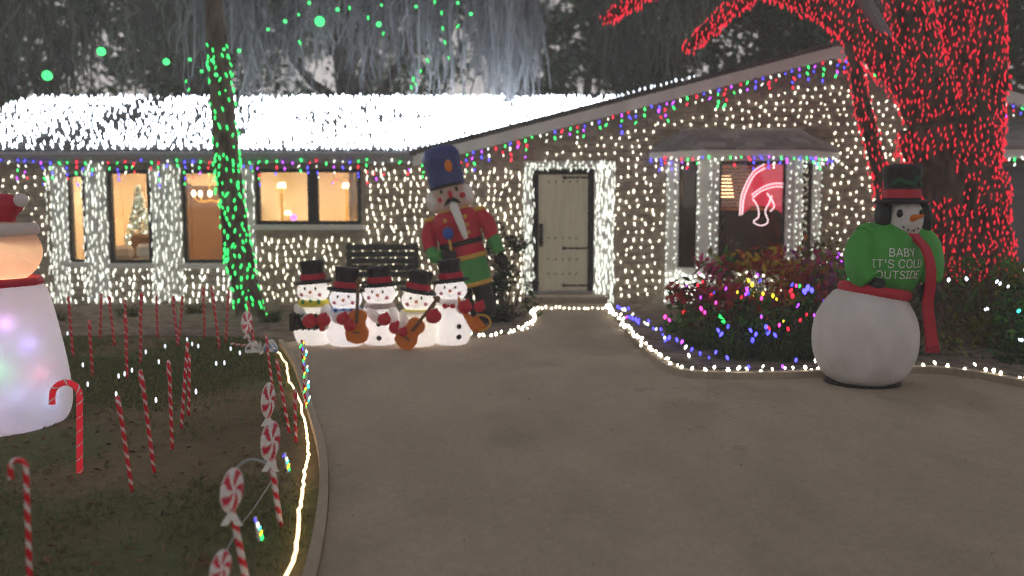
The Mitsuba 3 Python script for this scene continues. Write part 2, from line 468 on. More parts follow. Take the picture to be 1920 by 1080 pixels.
c = np.array([0.16, 0.10, 0.055]) * RNG.uniform(0.4, 1.8, (n, 1)) * np.array([1, 1, 1]) + RNG.uniform(0, 0.02, (n, 3))
single('leaves', 'fallen brown leaves scattered over the lawn', 'fallen leaves', leaf_quads(np.column_stack([p, np.full(n, 0.02)]), RNG.uniform(0.012, 0.032, n), RNG, 0.5, (0.35, (0, 0, 1))), 'leaf_mat', kind='stuff', color=np.repeat(c, 4, 0))
p = sample_poly(drive_poly.intersection(sbox(-2.5, 3, 6, 13)), 260, RNG); n = len(p)
p = p[np.abs(RNG.normal(0, 0.5, n)) > 0.25]; n = len(p)
c = np.array([0.15, 0.10, 0.06]) * RNG.uniform(0.5, 1.5, (n, 1))
single('leaves', 'a few small dry leaves lying on the driveway', 'fallen leaves', leaf_quads(np.column_stack([p, np.full(n, 0.032)]), RNG.uniform(0.006, 0.014, n), RNG, 0.5, (0.2, (0, 0, 1))), 'leaf_mat', kind='stuff', color=np.repeat(c, 4, 0))

# ------------------------------------------------------------------ house
house = thing('house', 'single-storey brick house with a wide gable and bay window covered in lights', 'house')
Y0 = 14.5
PEAK, SL = (5.04, 4.06), 0.254
def rake_z(x): return PEAK[1] - SL * abs(x - PEAK[0])
OPEN = dict(side=(-7.22, -6.96, 0.70, 2.12), tall=(-6.57, -5.88, 0.68, 2.19), tall2=(-5.36, -4.68, 0.68, 2.19), double=(-4.16, -2.46, 1.31, 2.21), door=(0.34, 1.33, 0.2, 2.20), bay=(2.55, 4.95, 0.1, 2.42))
front = unary_union([sbox(-9.6, 0, 11.5, 2.45), Polygon([(-1.3, 2.44), (PEAK[0], PEAK[1] - 0.02), (11.38, 2.44)])])
for o in OPEN.values(): front = front.difference(sbox(o[0], o[2], o[1], o[3]))
front = front.difference(sbox(7.75, -1, 10.4, 2.25))
wall = part(house, 'wall', cat(extrude_xz(front, Y0 + 0.02, Y0 + 0.2), box(-9.6, -9.42, Y0 + 0.2, 23, 0, 2.45), box(11.32, 11.5, Y0 + 0.2, 23, 0, 2.45), box(-9.6, 11.5, 23, 23.2, 0, 2.45)), 'mortar_mat')
# brick courses, each brick its own proud block
MS = []; z = 0.0; row = 0
import shapely
while z < 4.0:
    band = front.intersection(sbox(-9.6, z + 0.033, 11.5, z + 0.034))
    for g in getattr(band, 'geoms', [band]):
        if g.is_empty or g.geom_type != 'Polygon': continue
        a, _, b, _ = g.bounds
        if z > 2.40: a, b = max(a, PEAK[0] - (PEAK[1] - z - 0.07) / SL), min(b, PEAK[0] + (PEAK[1] - z - 0.07) / SL)
        x = -9.6 + (row % 2) * 0.115
        while x < b:
            l, r = max(x, a), min(x + 0.222, b)
            if r - l > 0.03:
                d = RNG.uniform(0, 0.006)
                MS.append((l, r, Y0 - 0.003 + d, z + 0.002, z + 0.067))
            x += 0.231
    z += 0.076; row += 1
MS = np.array(MS); l, r, yy, z0, z1 = MS.T; yb = np.full(len(l), Y0 + 0.025)
v = np.stack([np.stack(q, 1) for q in ((l, yy, z0), (r, yy, z0), (r, yy, z1), (l, yy, z1), (l, yb, z0), (r, yb, z0), (r, yb, z1), (l, yb, z1))], 1).reshape(-1, 3)
f = np.array([[0, 1, 2, 3], [4, 0, 3, 7], [1, 5, 6, 2], [3, 2, 6, 7], [4, 5, 1, 0]])
part(wall, 'brick', (v, (f[None] + (np.arange(len(MS)) * 8)[:, None, None]).reshape(-1, 4)), 'brick_mat', kind='stuff')
part(house, 'ceiling', box(-9.4, 11.3, 14.7, 23, 2.40, 2.44), 'plain_white')
part(house, 'floor', box(-9.4, 11.3, 14.7, 23, 0.0, 0.05), 'room_floor')

# roofs
def roof_z(y): return 2.47 + 0.28 * (y - 14.0)
R1 = np.array([[-10.2, 13.98, roof_z(13.98)], [2.6, 13.98, roof_z(13.98)], [4.0, 19, roof_z(19)], [-10.2, 19, roof_z(19)], [4.0, 24, 2.5], [-10.2, 24, 2.5]])
R1[1, 0] = -1.5
lo = R1 - [0, 0, 0.07]
v = np.vstack([R1, lo]); f = [[0, 1, 2, 3], [3, 2, 4, 5], [7, 6, 9, 8], [8, 9, 11, 10], [6, 7, 1, 0], [10, 11, 5, 4], [0, 3, 9, 6], [3, 5, 11, 9], [7, 8, 2, 1], [8, 10, 4, 2]]
part(house, 'roof', (v, np.array(f)), 'shingle_mat', label='low left roof drowned in rows of white lights')
xl, xr, zt = -1.55, 11.63, PEAK[1] + 0.09
V = []
for y in (13.98, 24):
    for x in (xl, PEAK[0], xr):
        zz = zt - SL * abs(x - PEAK[0]); V += [[x, y, zz], [x, y, zz - 0.07]]
V = np.array(V); f = [[0, 1, 3, 2], [2, 3, 5, 4], [6, 8, 9, 7], [8, 10, 11, 9], [0, 2, 8, 6], [2, 4, 10, 8], [1, 7, 9, 3], [3, 9, 11, 5], [0, 6, 7, 1], [4, 5, 11, 10]]
part(house, 'roof', (V, np.array(f)), 'shingle_mat', label='shallow gable roof over door and bay window')
rb = Polygon([(xl, zt - 0.075 - SL * (PEAK[0] - xl)), (PEAK[0], zt - 0.075), (xr, zt - 0.075 - SL * (xr - PEAK[0])), (xr, zt - 0.25 - SL * (xr - PEAK[0])), (PEAK[0], zt - 0.25), (xl, zt - 0.25 - SL * (PEAK[0] - xl))])
part(house, 'rake_board', extrude_xz(rb, 13.99, 14.03), 'white_paint')
sf = Polygon([(xl, zt - 0.16 - SL * (PEAK[0] - xl)), (PEAK[0], zt - 0.16), (xr, zt - 0.16 - SL * (xr - PEAK[0])), (xr, zt - 0.18 - SL * (xr - PEAK[0])), (PEAK[0], zt - 0.18), (xl, zt - 0.18 - SL * (PEAK[0] - xl))])
part(house, 'soffit', extrude_xz(sf, 14.035, 14.49), 'white_paint')
part(house, 'fascia', box(-10.2, -1.56, 13.97, 14.01, 2.28, 2.39), 'grey_paint')
part(house, 'soffit', box(-10.2, -1.3, 14.02, 14.49, 2.30, 2.325), 'white_paint')
gut = curve([(-10.2, 13.93, 2.39), (-1.6, 13.93, 2.40)], 6)
part(house, 'gutter', tube(gut, 0.055, 8), 'grey_paint', 30)

# windows on the left
def window(o, label, mull=(), sill=True, deep=0.09, t=0.055):
    w = part(house, 'window', cat(box(o[0], o[1], Y0 - 0.012, Y0 + deep, o[2], o[2] + t, .008), box(o[0], o[1], Y0 - 0.012, Y0 + deep, o[3] - t, o[3], .008),
                                  box(o[0], o[0] + t, Y0 - 0.010, Y0 + deep, o[2] + t, o[3] - t, .008), box(o[1] - t, o[1], Y0 - 0.010, Y0 + deep, o[2] + t, o[3] - t, .008),
                                  *[box(x - 0.085, x + 0.085, Y0 - 0.008, Y0 + deep, o[2] + t, o[3] - t, .008) for x in mull]), 'dark_frame', label=label)
    xs = [o[0] + t, *sum([[x - 0.085, x + 0.085] for x in mull], []), o[1] - t]
    for a, b in zip(xs[::2], xs[1::2]):
        part(w, 'pane', (np.array([[a, Y0 + 0.04, o[2] + t], [b, Y0 + 0.04, o[2] + t], [b, Y0 + 0.04, o[3] - t], [a, Y0 + 0.04, o[3] - t]]), np.array([[0, 1, 2], [0, 2, 3]])), 'pane_glass')
    if sill: part(w, 'sill', box(o[0] - 0.06, o[1] + 0.06, Y0 - 0.07, Y0 + 0.02, o[2] - 0.09, o[2] - 0.004, .012), 'white_paint')
    return w
window(OPEN['side'], 'narrow pale window at the far left of the front', t=0.035)
window(OPEN['tall'], 'tall dark-framed window with a warm room and white tree inside')
window(OPEN['tall2'], 'tall dark-framed window half behind the green-lit trunk')
window(OPEN['double'], 'wide double window with two warm lit panes', mull=(-3.24,))
for a, b in ((-7.5, -7.24), (-6.94, -6.59), (-5.86, -5.38), (-4.66, -4.18)):
    part(house, 'pilaster', box(a, b, Y0 - 0.03, Y0 + 0.01, 0.05, 2.29, .01), 'white_paint')

# door
door = part(house, 'door', box(0.43, 1.24, Y0 + 0.02, Y0 + 0.08, 0.22, 2.12, .006), 'door_mat', label='cream plank door with black strap hinges and rows of studs')
part(door, 'frame', cat(box(0.34, 0.42, Y0 - 0.015, Y0 + 0.1, 0.2, 2.2, .01), box(1.25, 1.33, Y0 - 0.015, Y0 + 0.1, 0.2, 2.2, .01), box(0.42, 1.25, Y0 - 0.012, Y0 + 0.1, 2.13, 2.2, .01)), 'iron_mat')
part(door, 'threshold', box(0.34, 1.33, Y0 - 0.05, Y0 + 0.1, 0.175, 0.215, .008), 'grey_paint')
for zz in (2.00, 1.09, 0.74, 0.50):
    for j in range(5):
        part(door, 'stud', ell((0.60 + 0.115 * j, Y0 + 0.018, zz), (0.016, 0.012, 0.016), 8, 6), 'iron_mat', True)
for zz in (2.07, 0.92, 0.31):
    part(door, 'hinge', cat(box(0.86, 1.24, Y0 + 0.008, Y0 + 0.021, zz - 0.014, zz + 0.014), ell((0.85, Y0 + 0.014, zz), (0.03, 0.01, 0.03), 10, 6)), 'iron_mat')
hp = curve([(0.475, Y0 + 0.02, 1.00), (0.475, Y0 - 0.05, 1.05), (0.475, Y0 - 0.055, 1.2), (0.475, Y0 + 0.02, 1.27)], 12)
part(door, 'handle', cat(tube(hp, 0.014, 6), box(0.445, 0.505, Y0 + 0.006, Y0 + 0.022, 0.95, 1.32)), 'iron_mat')
for yy in np.linspace(0.53, 1.14, 6):
    part(door, 'plank', box(yy - 0.05, yy + 0.05, Y0 + 0.0165, Y0 + 0.03, 0.225, 2.115, .004), 'door_mat')
part(house, 'step', cat(box(0.18, 1.52, 13.95, 14.49, 0.0, 0.17, .015), box(0.22, 1.50, 13.62, 13.945, 0.0, 0.075, .012)), 'concrete_mat')
part(house, 'door_casing', cat(box(0.2, 0.335, Y0 - 0.03, Y0 + 0.03, 0.17, 2.33, .01), box(1.335, 1.66, Y0 - 0.03, Y0 + 0.03, 0.17, 2.33, .01), box(0.34, 1.33, Y0 - 0.028, Y0 + 0.03, 2.205, 2.33, .01)), 'white_paint')

# bay window: three faces
bay = part(house, 'bay_window', (lambda P: cat(*[(np.array([[P[i][0], P[i][1], a], [P[i + 1][0], P[i + 1][1], a], [P[i + 1][0], P[i + 1][1], b], [P[i][0], P[i][1], b],
     [P[i][0], P[i][1] + .05, a], [P[i + 1][0], P[i + 1][1] + .05, a], [P[i + 1][0], P[i + 1][1] + .05, b], [P[i][0], P[i][1] + .05, b]]),
     np.array([[0, 1, 2, 3], [5, 4, 7, 6], [3, 2, 6, 7], [1, 0, 4, 5]])) for i in range(3) for a, b in ((0.0, 0.62),)]))([(2.5, 14.49), (3.15, 13.95), (4.4, 13.95), (5.02, 14.49)]), 'white_paint', label='white three-sided bay window with a shallow grey roof')
def upright(p, q, s0, s1, z0, z1, th=0.055, off=0.0):
    p, q = np.array(p), np.array(q); d = (q - p) / np.linalg.norm(q - p); nrm = np.array([d[1], -d[0]])
    a, b = p + d * s0 + nrm * off, p + d * s1 + nrm * off; c2, d2 = b - nrm * th, a - nrm * th
    return np.array([[*a, z0], [*b, z0], [*b, z1], [*a, z1], [*d2, z0], [*c2, z0], [*c2, z1], [*d2, z1]]), np.array([[0, 1, 2, 3], [5, 4, 7, 6], [3, 2, 6, 7], [1, 0, 4, 5], [0, 3, 7, 4], [1, 5, 6, 2]])
BP = [(2.5, 14.49), (3.15, 13.95), (4.4, 13.95), (5.02, 14.49)]
def bay_face(i, s0, s1, fr):
    p, q = BP[i], BP[i + 1]; L = math.dist(p, q)
    part(bay, 'post', upright(p, q, 0.01, s0, 0.61, 2.31, .06, .004), 'white_paint'); part(bay, 'post', upright(p, q, s1, L - 0.01, 0.61, 2.31, .06, .004), 'white_paint')
    part(bay, 'header', upright(p, q, 0.0, L, 2.312, 2.44, .05), 'white_paint')
    part(bay, 'frame', cat(upright(p, q, s0, s0 + fr, 0.62, 2.3, .05, -.004), upright(p, q, s1 - fr, s1, 0.62, 2.3, .05, -.004), upright(p, q, s0 + fr, s1 - fr, 0.62, 0.62 + fr, .05, -.006), upright(p, q, s0 + fr, s1 - fr, 2.3 - fr, 2.3, .05, -.006)), 'dark_frame')
    v, f = upright(p, q, s0 + fr, s1 - fr, 0.62 + fr, 2.3 - fr, .01, -.03)
    part(bay, 'pane', (v[:4], np.array([[0, 1, 2], [0, 2, 3]])), 'pane_glass')
bay_face(0, 0.24, 0.56, 0.03); bay_face(1, 0.09, 1.13, 0.035); bay_face(2, 0.26, 0.55, 0.03)
hull = trimesh.convex.convex_hull(np.array([[x, y, zz] for x, y in ((2.2, 14.49), (2.98, 13.72), (4.55, 13.72), (5.32, 14.49)) for zz in (2.47, 2.50)] + [[2.75, 14.49, 2.86], [4.62, 14.49, 2.86], [3.2, 14.22, 2.74], [4.2, 14.22, 2.74]]))
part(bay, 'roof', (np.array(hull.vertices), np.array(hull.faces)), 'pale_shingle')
pts = [(2.22, 14.49), (2.98, 13.74), (4.55, 13.74), (5.30, 14.49)]
part(bay, 'fascia', cat(*[upright(pts[i], pts[i + 1], 0.002, math.dist(pts[i], pts[i + 1]) - .002, 2.37, 2.469, .03) for i in range(3)]), 'white_paint')
hull = trimesh.convex.convex_hull(np.array([[x, y, zz] for x, y in ((2.28, 14.48), (3.0, 13.78), (4.53, 13.78), (5.24, 14.48)) for zz in (2.445, 2.462)]))
part(bay, 'soffit', (np.array(hull.vertices), np.array(hull.faces)), 'white_paint')
for j in range(13):
    zz = 2.22 - j * 0.055
    part(bay, 'slat', moved(box(-0.53, 0.53, -0.022, 0.022, -0.0025, 0.0025), (3.775, 14.06, zz), rx=62), 'blind_wood')
# dim room behind the bay
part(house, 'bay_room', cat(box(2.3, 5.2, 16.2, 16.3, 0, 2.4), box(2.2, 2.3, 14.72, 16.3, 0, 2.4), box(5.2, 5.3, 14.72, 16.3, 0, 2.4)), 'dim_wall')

# right end: pent roof over the garage door
v = np.array([[6.9, 13.55, 2.52], [11.7, 13.55, 2.52], [11.7, 14.49, 2.98], [6.9, 14.49, 2.98]]); lo = v - [0, 0, .06]
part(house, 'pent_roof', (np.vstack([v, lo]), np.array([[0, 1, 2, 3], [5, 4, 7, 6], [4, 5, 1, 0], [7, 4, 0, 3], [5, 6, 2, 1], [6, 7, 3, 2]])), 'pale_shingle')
part(house, 'pent_fascia', box(6.9, 11.7, 13.53, 13.56, 2.33, 2.455), 'white_paint')
for x in (7.2, 11.3): part(house, 'pent_post', box(x, x + .1, 13.6, 13.7, 0, 2.34, .01), 'white_paint')
gd = part(house, 'garage_door', box(7.75, 10.4, Y0 + 0.03, Y0 + 0.09, 0, 2.25), 'garage_mat')
for j in range(4):
    for i in range(4):
        part(gd, 'panel', box(7.82 + i * 0.65, 8.38 + i * 0.65, Y0 + 0.018, Y0 + 0.032, 0.08 + j * 0.55, 0.53 + j * 0.55, .006), 'garage_mat')

# ------------------------------------------------------------------ lit rooms and what stands in them
part(house, 'room_wall', cat(box(-7.7, -2.1, 17.6, 17.7, 0.05, 2.4), box(-7.8, -7.7, 14.71, 17.7, 0.05, 2.4), box(-2.1, -2.0, 14.71, 17.7, 0.05, 2.4)), 'room_wall')
part(house, 'doorway', cat(box(-6.32, -5.74, 17.55, 17.595, 0.05, 2.0), box(-6.38, -6.325, 17.53, 17.595, 0.05, 2.05), box(-5.735, -5.68, 17.53, 17.595, 0.05, 2.05)), 'brown_wood')
def lamp(x, y, zt, label, s=1.0, pw=2.2, z0=0.75):
    k = thing('table_lamp', label, 'lamp', None)
    part(k, 'base', lathe([(0.07 * s, z0), (0.08 * s, z0 + .03), (0.03 * s, z0 + .06), (0.05 * s, z0 + .14), (0.015, zt - .16 * s)], 14, (x, y, 0)), 'plain_gold', True)
    part(k, 'lamp_shade', lathe([(0.13 * s, zt - .15 * s), (0.09 * s, zt)], 18, (x, y, 0)), 'cream_cloth', emit=np.array([1.0, 0.72, 0.36]) * pw * 3, weight=2.0)
lamp(-4.05, 15.7, 2.02, 'glowing lamp in the left pane of the double window', 0.6)
lamp(-2.95, 15.9, 2.02, 'glowing lamp in the right pane of the double window', 0.6)
lamp(-4.28, 17.0, 1.52, 'small lower lamp at the left in the double window', 0.5, 2.0, 0.9)
for x, z0 in ((-4.05, 15.7), (-2.95, 15.9), (-4.28, 17.0)):
    single('side_table', f'small brown table under the {"left" if x == -4.05 else "right" if x == -2.95 else "lower"} glowing lamp in the double window', 'table', cat(box(x - .25, x + .25, z0 - .2, z0 + .2, 0.71 if z0 < 17 else .86, 0.75 if z0 < 17 else .9, .01), *[box(x + a - .02, x + a + .02, z0 + b - .02, z0 + b + .02, .05, .71 if z0 < 17 else .86) for a in (-.2, .2) for b in (-.15, .15)]), 'brown_wood')
ch = thing('chandelier', 'small chandelier hanging in the window beside the green-lit trunk', 'chandelier')
part(ch, 'chain', tube([(-5.62, 16.6, 2.4), (-5.62, 16.6, 1.86)], 0.008, 5), 'plain_gold')
part(ch, 'arm', cat(*[tube(curve([(-5.62, 16.6, 1.72), (-5.62 + .2 * math.cos(a), 16.6 + .2 * math.sin(a), 1.68), (-5.62 + .3 * math.cos(a), 16.6 + .3 * math.sin(a), 1.78)], 8), 0.01, 5) for a in np.arange(5) * 1.2566]), 'plain_gold')
for a in np.arange(5) * 1.2566:
    part(ch, 'bulb', ell((-5.62 + .3 * math.cos(a), 16.6 + .3 * math.sin(a), 1.84), (.035, .035, .055), 10, 8), 'plain_white', emit=np.array([1.0, .78, .45]) * 14, weight=1.2)
# tree of white lights, armchair, sofa in the tall window
wt = thing('white_tree', 'frosty white artificial tree behind the tall left window', 'christmas tree')
P = []
for i in range(900):
    u = RNG.random() ** 0.7; a = RNG.uniform(0, 6.283); rr = 0.42 * (1 - u) * RNG.uniform(0.6, 1)
    P.append((-6.60 + rr * math.cos(a), 15.75 + rr * math.sin(a), 0.45 + 1.5 * u))
P = np.array(P)
part(wt, 'needles', leaf_quads(P, 0.06, RNG, 0.4), 'leaf_mat', color=np.repeat(np.array([0.66, 0.76, 0.72]) * RNG.uniform(.6, 1.2, (900, 1)), 4, 0), kind='stuff')
part(wt, 'trunk', tube([(-6.60, 15.75, .05), (-6.60, 15.75, 1.8)], .03, 6), 'brown_wood')
part(wt, 'bulbs', bulbs(P[::9] * 1.0, .012, .03), 'bulb_mat', emit=WHITE * 5, weight=.4, kind='stuff')
ac = thing('armchair', 'brown armchair seen low in the tall left window', 'armchair')
part(ac, 'seat', box(-6.65, -6.2, 15.1, 15.5, .35, .55, .04), 'brown_wood'); part(ac, 'backrest', box(-6.66, -6.19, 15.46, 15.6, .4, 1.12, .05), 'brown_wood')
for x in (-6.72, -6.2): part(ac, 'arm', box(x, x + .08, 15.05, 15.5, .1, .75, .03), 'brown_wood')
so = thing('sofa', 'cream sofa along the window sill of the tall left window', 'sofa')
part(so, 'seat', box(-7.4, -5.4, 14.78, 15.0, .1, .72, .05), 'cream_cloth'); part(so, 'cushion', box(-6.75, -6.35, 14.8, 14.95, .725, .95, .06), 'cream_cloth'); part(so, 'cushion', box(-6.3, -5.95, 14.8, 14.95, .725, .98, .06), 'plain_white')
cu = thing('curtain', 'gathered warm curtain in the right pane of the double window', 'curtain')
xs = np.linspace(-2.74, -2.5, 40)
part(cu, 'cloth', ribbon(np.column_stack([xs, 15.0 + 0.03 * np.sin(xs * 60), np.full(40, 1.72)]), 1.1, [[0, 0, 1.0]], 0.006), 'cream_cloth'); part(cu, 'rod', tube([(-3.2, 15.0, 2.28), (-2.4, 15.0, 2.28)], .012, 6), 'iron_mat')
single('ornament_ball', 'violet glowing ball low in the left pane of the double window', 'ornament', ell((-3.62, 14.75, 1.42), .055, 14, 10), 'plain_white', emit=PURPLE * 2.2, weight=.3)
cb = thing('cabinet', 'dark tall cabinet behind the chandelier', 'cabinet')
part(cb, 'body', box(-5.5, -4.95, 17.2, 17.55, .05, 1.75, .01), 'brown_wood'); part(cb, 'door', box(-5.48, -5.24, 17.18, 17.199, .1, 1.7, .004), 'brown_wood'); part(cb, 'door', box(-5.21, -4.97, 17.18, 17.199, .1, 1.7, .004), 'brown_wood')
for x, y, w_, lab in ((-4.9, 15.9, 1.2, 'ceiling light over the chandelier room'), (-3.3, 15.6, 0.8, 'ceiling light in the double-window room'), (-6.6, 16.2, 0.8, 'ceiling light above the frosty white tree')):
    k = thing('ceiling_light', 'round ' + lab, 'ceiling light')
    part(k, 'diffuser', lathe([(.05, 2.34), (.45, 2.35), (.5, 2.375)], 28, (x, y, 0)), 'plain_white', emit=np.array([1, .74, .45]) * RL * w_, weight=4.0)
    part(k, 'rim', lathe([(.505, 2.376), (.52, 2.40)], 28, (x, y, 0)), 'plain_gold', True)
lf = thing('floor_lamp', 'dim floor lamp behind the wooden blind of the bay', 'lamp')
part(lf, 'pole', tube([(3.5, 14.7, .05), (3.5, 14.7, 1.75)], .015, 6), 'iron_mat'); part(lf, 'lamp_shade', lathe([(.16, 1.75), (.1, 2.1)], 16, (3.5, 14.7, 0)), 'cream_cloth', emit=np.array([1, .6, .28]) * 5, weight=.6)
# neon window sign: red cap with white outline tubes
ns = thing('neon_sign', 'red neon sign with white tube outline glowing in the bay window', 'neon sign')
SG = (3.98, 14.015, 1.72)
cap = Polygon(curve([(-.40, -.26), (-.36, .10), (-.20, .42), (.02, .56), (.26, .52), (.36, .40), (.37, .0), (.36, -.38), (.24, -.20), (.10, -.14), (-.16, -.10), (-.3, -.2), (-.40, -.26)], 80)).buffer(0)
part(ns, 'panel', moved(extrude_xz(cap, 0, .012), SG), 'plain_red', emit=np.array([.40, .035, .06]), weight=.5)
tb = [[(-.40, -.26), (-.37, .08), (-.22, .40), (-.04, .54)], [(-.36, -.25), (-.33, .05), (-.19, .36), (-.02, .48)], [(-.20, .02), (-.05, .13), (.15, .19), (.33, .18)], [(-.22, .06), (-.05, .18), (.14, .24), (.32, .23)], [(-.20, .0), (-.12, -.12), (-.10, -.28), (-.18, -.36), (-.06, -.42), (.05, -.36), (.0, -.20), (.06, -.06), (.10, .05)], [(.02, .09), (.10, -.02), (.14, -.12), (.08, -.2)]]
part(ns, 'tube', moved(cat(*[tube([(x, 0, z) for x, z in curve(t, 24)], .009, 6) for t in tb]), (SG[0], SG[1] - .02, SG[2])), 'plain_white', emit=np.array([1, .72, .78]) * 1.5, weight=.4)

# ------------------------------------------------------------------ strings of lights on the house
def jit(p, s): return np.asarray(p, float) + RNG.normal(0, 1, (len(p), 3)) * np.asarray(s)


def xline(x0, x1, y, z, step, sag=0.0):
    x = np.arange(x0 + RNG.uniform(0, step), x1, step)
    return np.column_stack([x, np.full(len(x), y), np.full(len(x), z) + sag * np.sin(x * 9 + z * 7)])


# white rows lying on the left roof
NB, PER = 8, 6
for b_ in range(NB):
    P, W = [], []
    for i in range(b_ * PER, b_ * PER + PER):
        yy = 14.03 + (18.95 - 14.03) * i / (NB * PER - 1)
        x1 = PEAK[0] - (zt - roof_z(yy) - 0.02) / SL - 0.1
        p = np.vstack([xline(-10.1, -4.6, yy, roof_z(yy) + 0.01, 0.135), xline(-4.6, max(x1, -1.6), yy, roof_z(yy) + 0.01, 0.075)])
        p = jit(p, (.02, .035, 0)); p[:, 2] = roof_z(p[:, 1]) + 0.012
        gap = (meshkit.noise(np.column_stack([p[:, 0] * 1.3, p[:, 1] * .6, p[:, 1] * 0])) > 0.3) | (RNG.random(len(p)) < 0.6)
        thin = np.abs(p[:, 0] + 7.35) < 0.55 - 0.03 * (p[:, 1] - 14)          # a bare streak where strings were left off
        P.append(p[gap & ~(thin & (RNG.random(len(p)) < 0.6))])
        W += [[-10.1, yy, roof_z(yy) + .008], [max(x1, -1.6), yy, roof_z(yy) + .008]][::(1 if i % 2 else -1)]
    light_string('roof_lights', f'white string lying to and fro on the glaring left roof, {("lowest by the eave", "second from the eave", "third from the eave", "fourth from the eave", "fourth from the ridge", "third from the ridge", "second from the ridge", "highest by the ridge")[b_]}',
                 np.vstack(P), COOL * EM_ROOF, 0.012, 0.085, up=True, tilt=.25, wires=[np.array(W)], group='white strings on the left roof')
x = np.arange(-1.5, 2.9, 0.085)
p = np.column_stack([x, np.full(len(x), 14.03), zt - SL * (PEAK[0] - x) + 0.005])
light_string('roof_edge_lights', 'white bulbs standing along the top of the left gable edge', jit(p, (.01, .03, .006)), COOL * EM_ROOF * .35, 0.013, 0.05, up=True, wires=[p[::8]])

NETS = []
def net(name, label, x0, x1, z0, z1, dx, dz, r=.014, L=.06, em=EM_WALL, col=WARM, keep=None, y=Y0 - .022, vert=False, tilt=.22, sag=.012):
    P, W = [], []
    for j, z in enumerate(np.arange(z0 + dz / 2, z1, dz)):
        p = xline(x0, x1, y, z, dx, sag)
        if keep is not None: p = p[keep(p[:, 0], p[:, 2])]
        if len(p) > 1: P.append(p); W.append(p[np.r_[0:len(p):3, len(p) - 1]] + [0, .012, 0])
    p = jit(np.vstack(P), (dx * .14, .004, dz * .16))
    p = p[RNG.random(len(p)) > .04]
    return light_string(name, label, p, col * em, r, L, tilt=tilt, wires=W)


free = lambda m=.05, ks=tuple(OPEN): (lambda x, z: ~np.any([(x > OPEN[k][0] - m) & (x < OPEN[k][1] + m) & (z > OPEN[k][2] - m - .05) & (z < OPEN[k][3] + m) for k in ks], axis=0))
net('net_lights', 'dense white net lights on the wall below the tall windows', -7.5, -4.2, .05, .60, .105, .12, .0085, .085, col=WHITE)
net('net_lights', 'white net lights on the brick below the double window', -4.15, -2.4, .05, 1.20, .125, .11, .008, .075)
net('net_lights', 'white net lights on the brick between double window and front door', -2.38, .18, .05, 2.30, .125, .11, .008, .075)
net('net_lights', 'sparse white net lights on the brick at the far left end', -9.4, -7.55, .1, 2.2, .17, .16, .012, .045)
net('net_lights', 'warm white net lights across the upper gable brick', -1.0, 9.5, 2.42, 4.0, .14, .115, .0105, .04, keep=lambda x, z: (z < rake_z(x) - .42) & ~((x > 2.3) & (x < 5.15) & (z < 2.88)) & (z > 2.42))
net('net_lights', 'warm white net lights between front door and bay window', 1.70, 2.46, .1, 2.42, .145, .13, .011, .05)
net('net_lights', 'warm white net lights on the brick right of the bay window', 5.10, 6.95, .1, 2.50, .15, .13, .0115, .042)
net('net_lights', 'white net lights on the white base left of the bay', 2.55, 3.1, .15, .55, .085, .1, .012, .05, y=13.93, keep=None, col=WHITE) if False else None


def columns(name, label, xs, z0, z1, step, em=EM_COL, col=WHITE, y=Y0 - .045, r=.0075, L=.10):
    P, W = [], []
    for x in xs:
        z = np.arange(z0 + RNG.uniform(0, step), z1, step)
        P.append(np.column_stack([x + RNG.normal(0, .012, len(z)), np.full(len(z), y), z])); W.append(np.array([[x, y + .01, z0], [x, y + .01, z1]]))
    return light_string(name, label, jit(np.vstack(P), (.004, .006, .02)), col * em, r, L, tilt=.12, wires=W)


columns('light_curtain', 'bright white vertical strands left of the narrow pale window', np.linspace(-7.55, -7.22, 6), .05, 2.28, .12)
columns('light_curtain', 'bright white vertical strands between narrow pale window and white-tree window', np.linspace(-6.96, -6.6, 6), .05, 2.28, .12)
columns('light_curtain', 'bright white vertical strands between the two tall windows', np.linspace(-5.86, -5.38, 7), .05, 2.28, .12)
columns('light_curtain', 'bright white vertical strands between the green-lit trunk and the double window', np.linspace(-4.62, -4.2, 5), .05, 2.28, .13)
columns('light_curtain', 'white strands on the post left of the front door', np.linspace(.19, .33, 4), .05, 2.3, .10, y=Y0 - .05)
columns('light_curtain', 'dense white strands wrapped on the post right of the front door', np.linspace(1.37, 1.65, 7), .02, 2.36, .085, em=EM_COL * 1.1, y=Y0 - .05)
p = np.vstack([xline(.2, 1.66, Y0 - .045, z, .06) for z in (2.25, 2.31)])
light_string('door_top_lights', 'short white strands hanging over the front door', jit(p, (.01, .01, .02)), WHITE * EM_COL * .8, .011, .06, wires=[p[::6]])
for (i, s, lab) in ((0, .05, 'left outer'), (0, .19, 'left window-side'), (0, .60, 'left inner'), (0, .80, 'left corner'), (1, .05, 'middle left'), (1, 1.19, 'middle right'), (2, .07, 'right corner'), (2, .22, 'right window-side'), (2, .60, 'right outer'), (2, .76, 'right wall-side')):
    a, b = np.array(BP[i]), np.array(BP[i + 1]); d = (b - a) / np.linalg.norm(b - a); q = a + d * s + np.array([d[1], -d[0]]) * .03
    z = np.arange(.1, 2.36, .085 if i != 1 else .115)
    p = np.column_stack([np.full(len(z), q[0]), np.full(len(z), q[1]), z])
    light_string('post_lights', f'white strand running up the {lab} edge of the bay posts', jit(p, (.012, .008, .02)), WHITE * EM_COL * .8, .011, .045, wires=[p[::6]])
a, b = np.array(BP[0]), np.array(BP[1])
P = []
for z in np.arange(.12, .62, .1):
    for s in np.arange(.06, .84, .07):
        q = a + (b - a) * s / .85; P.append((q[0] - .02, q[1] - .03, z))
light_string('net_lights', 'white net lights on the white base under the left side of the bay', jit(P, (.015, .004, .015)), WHITE * EM_WALL, .012, .055)
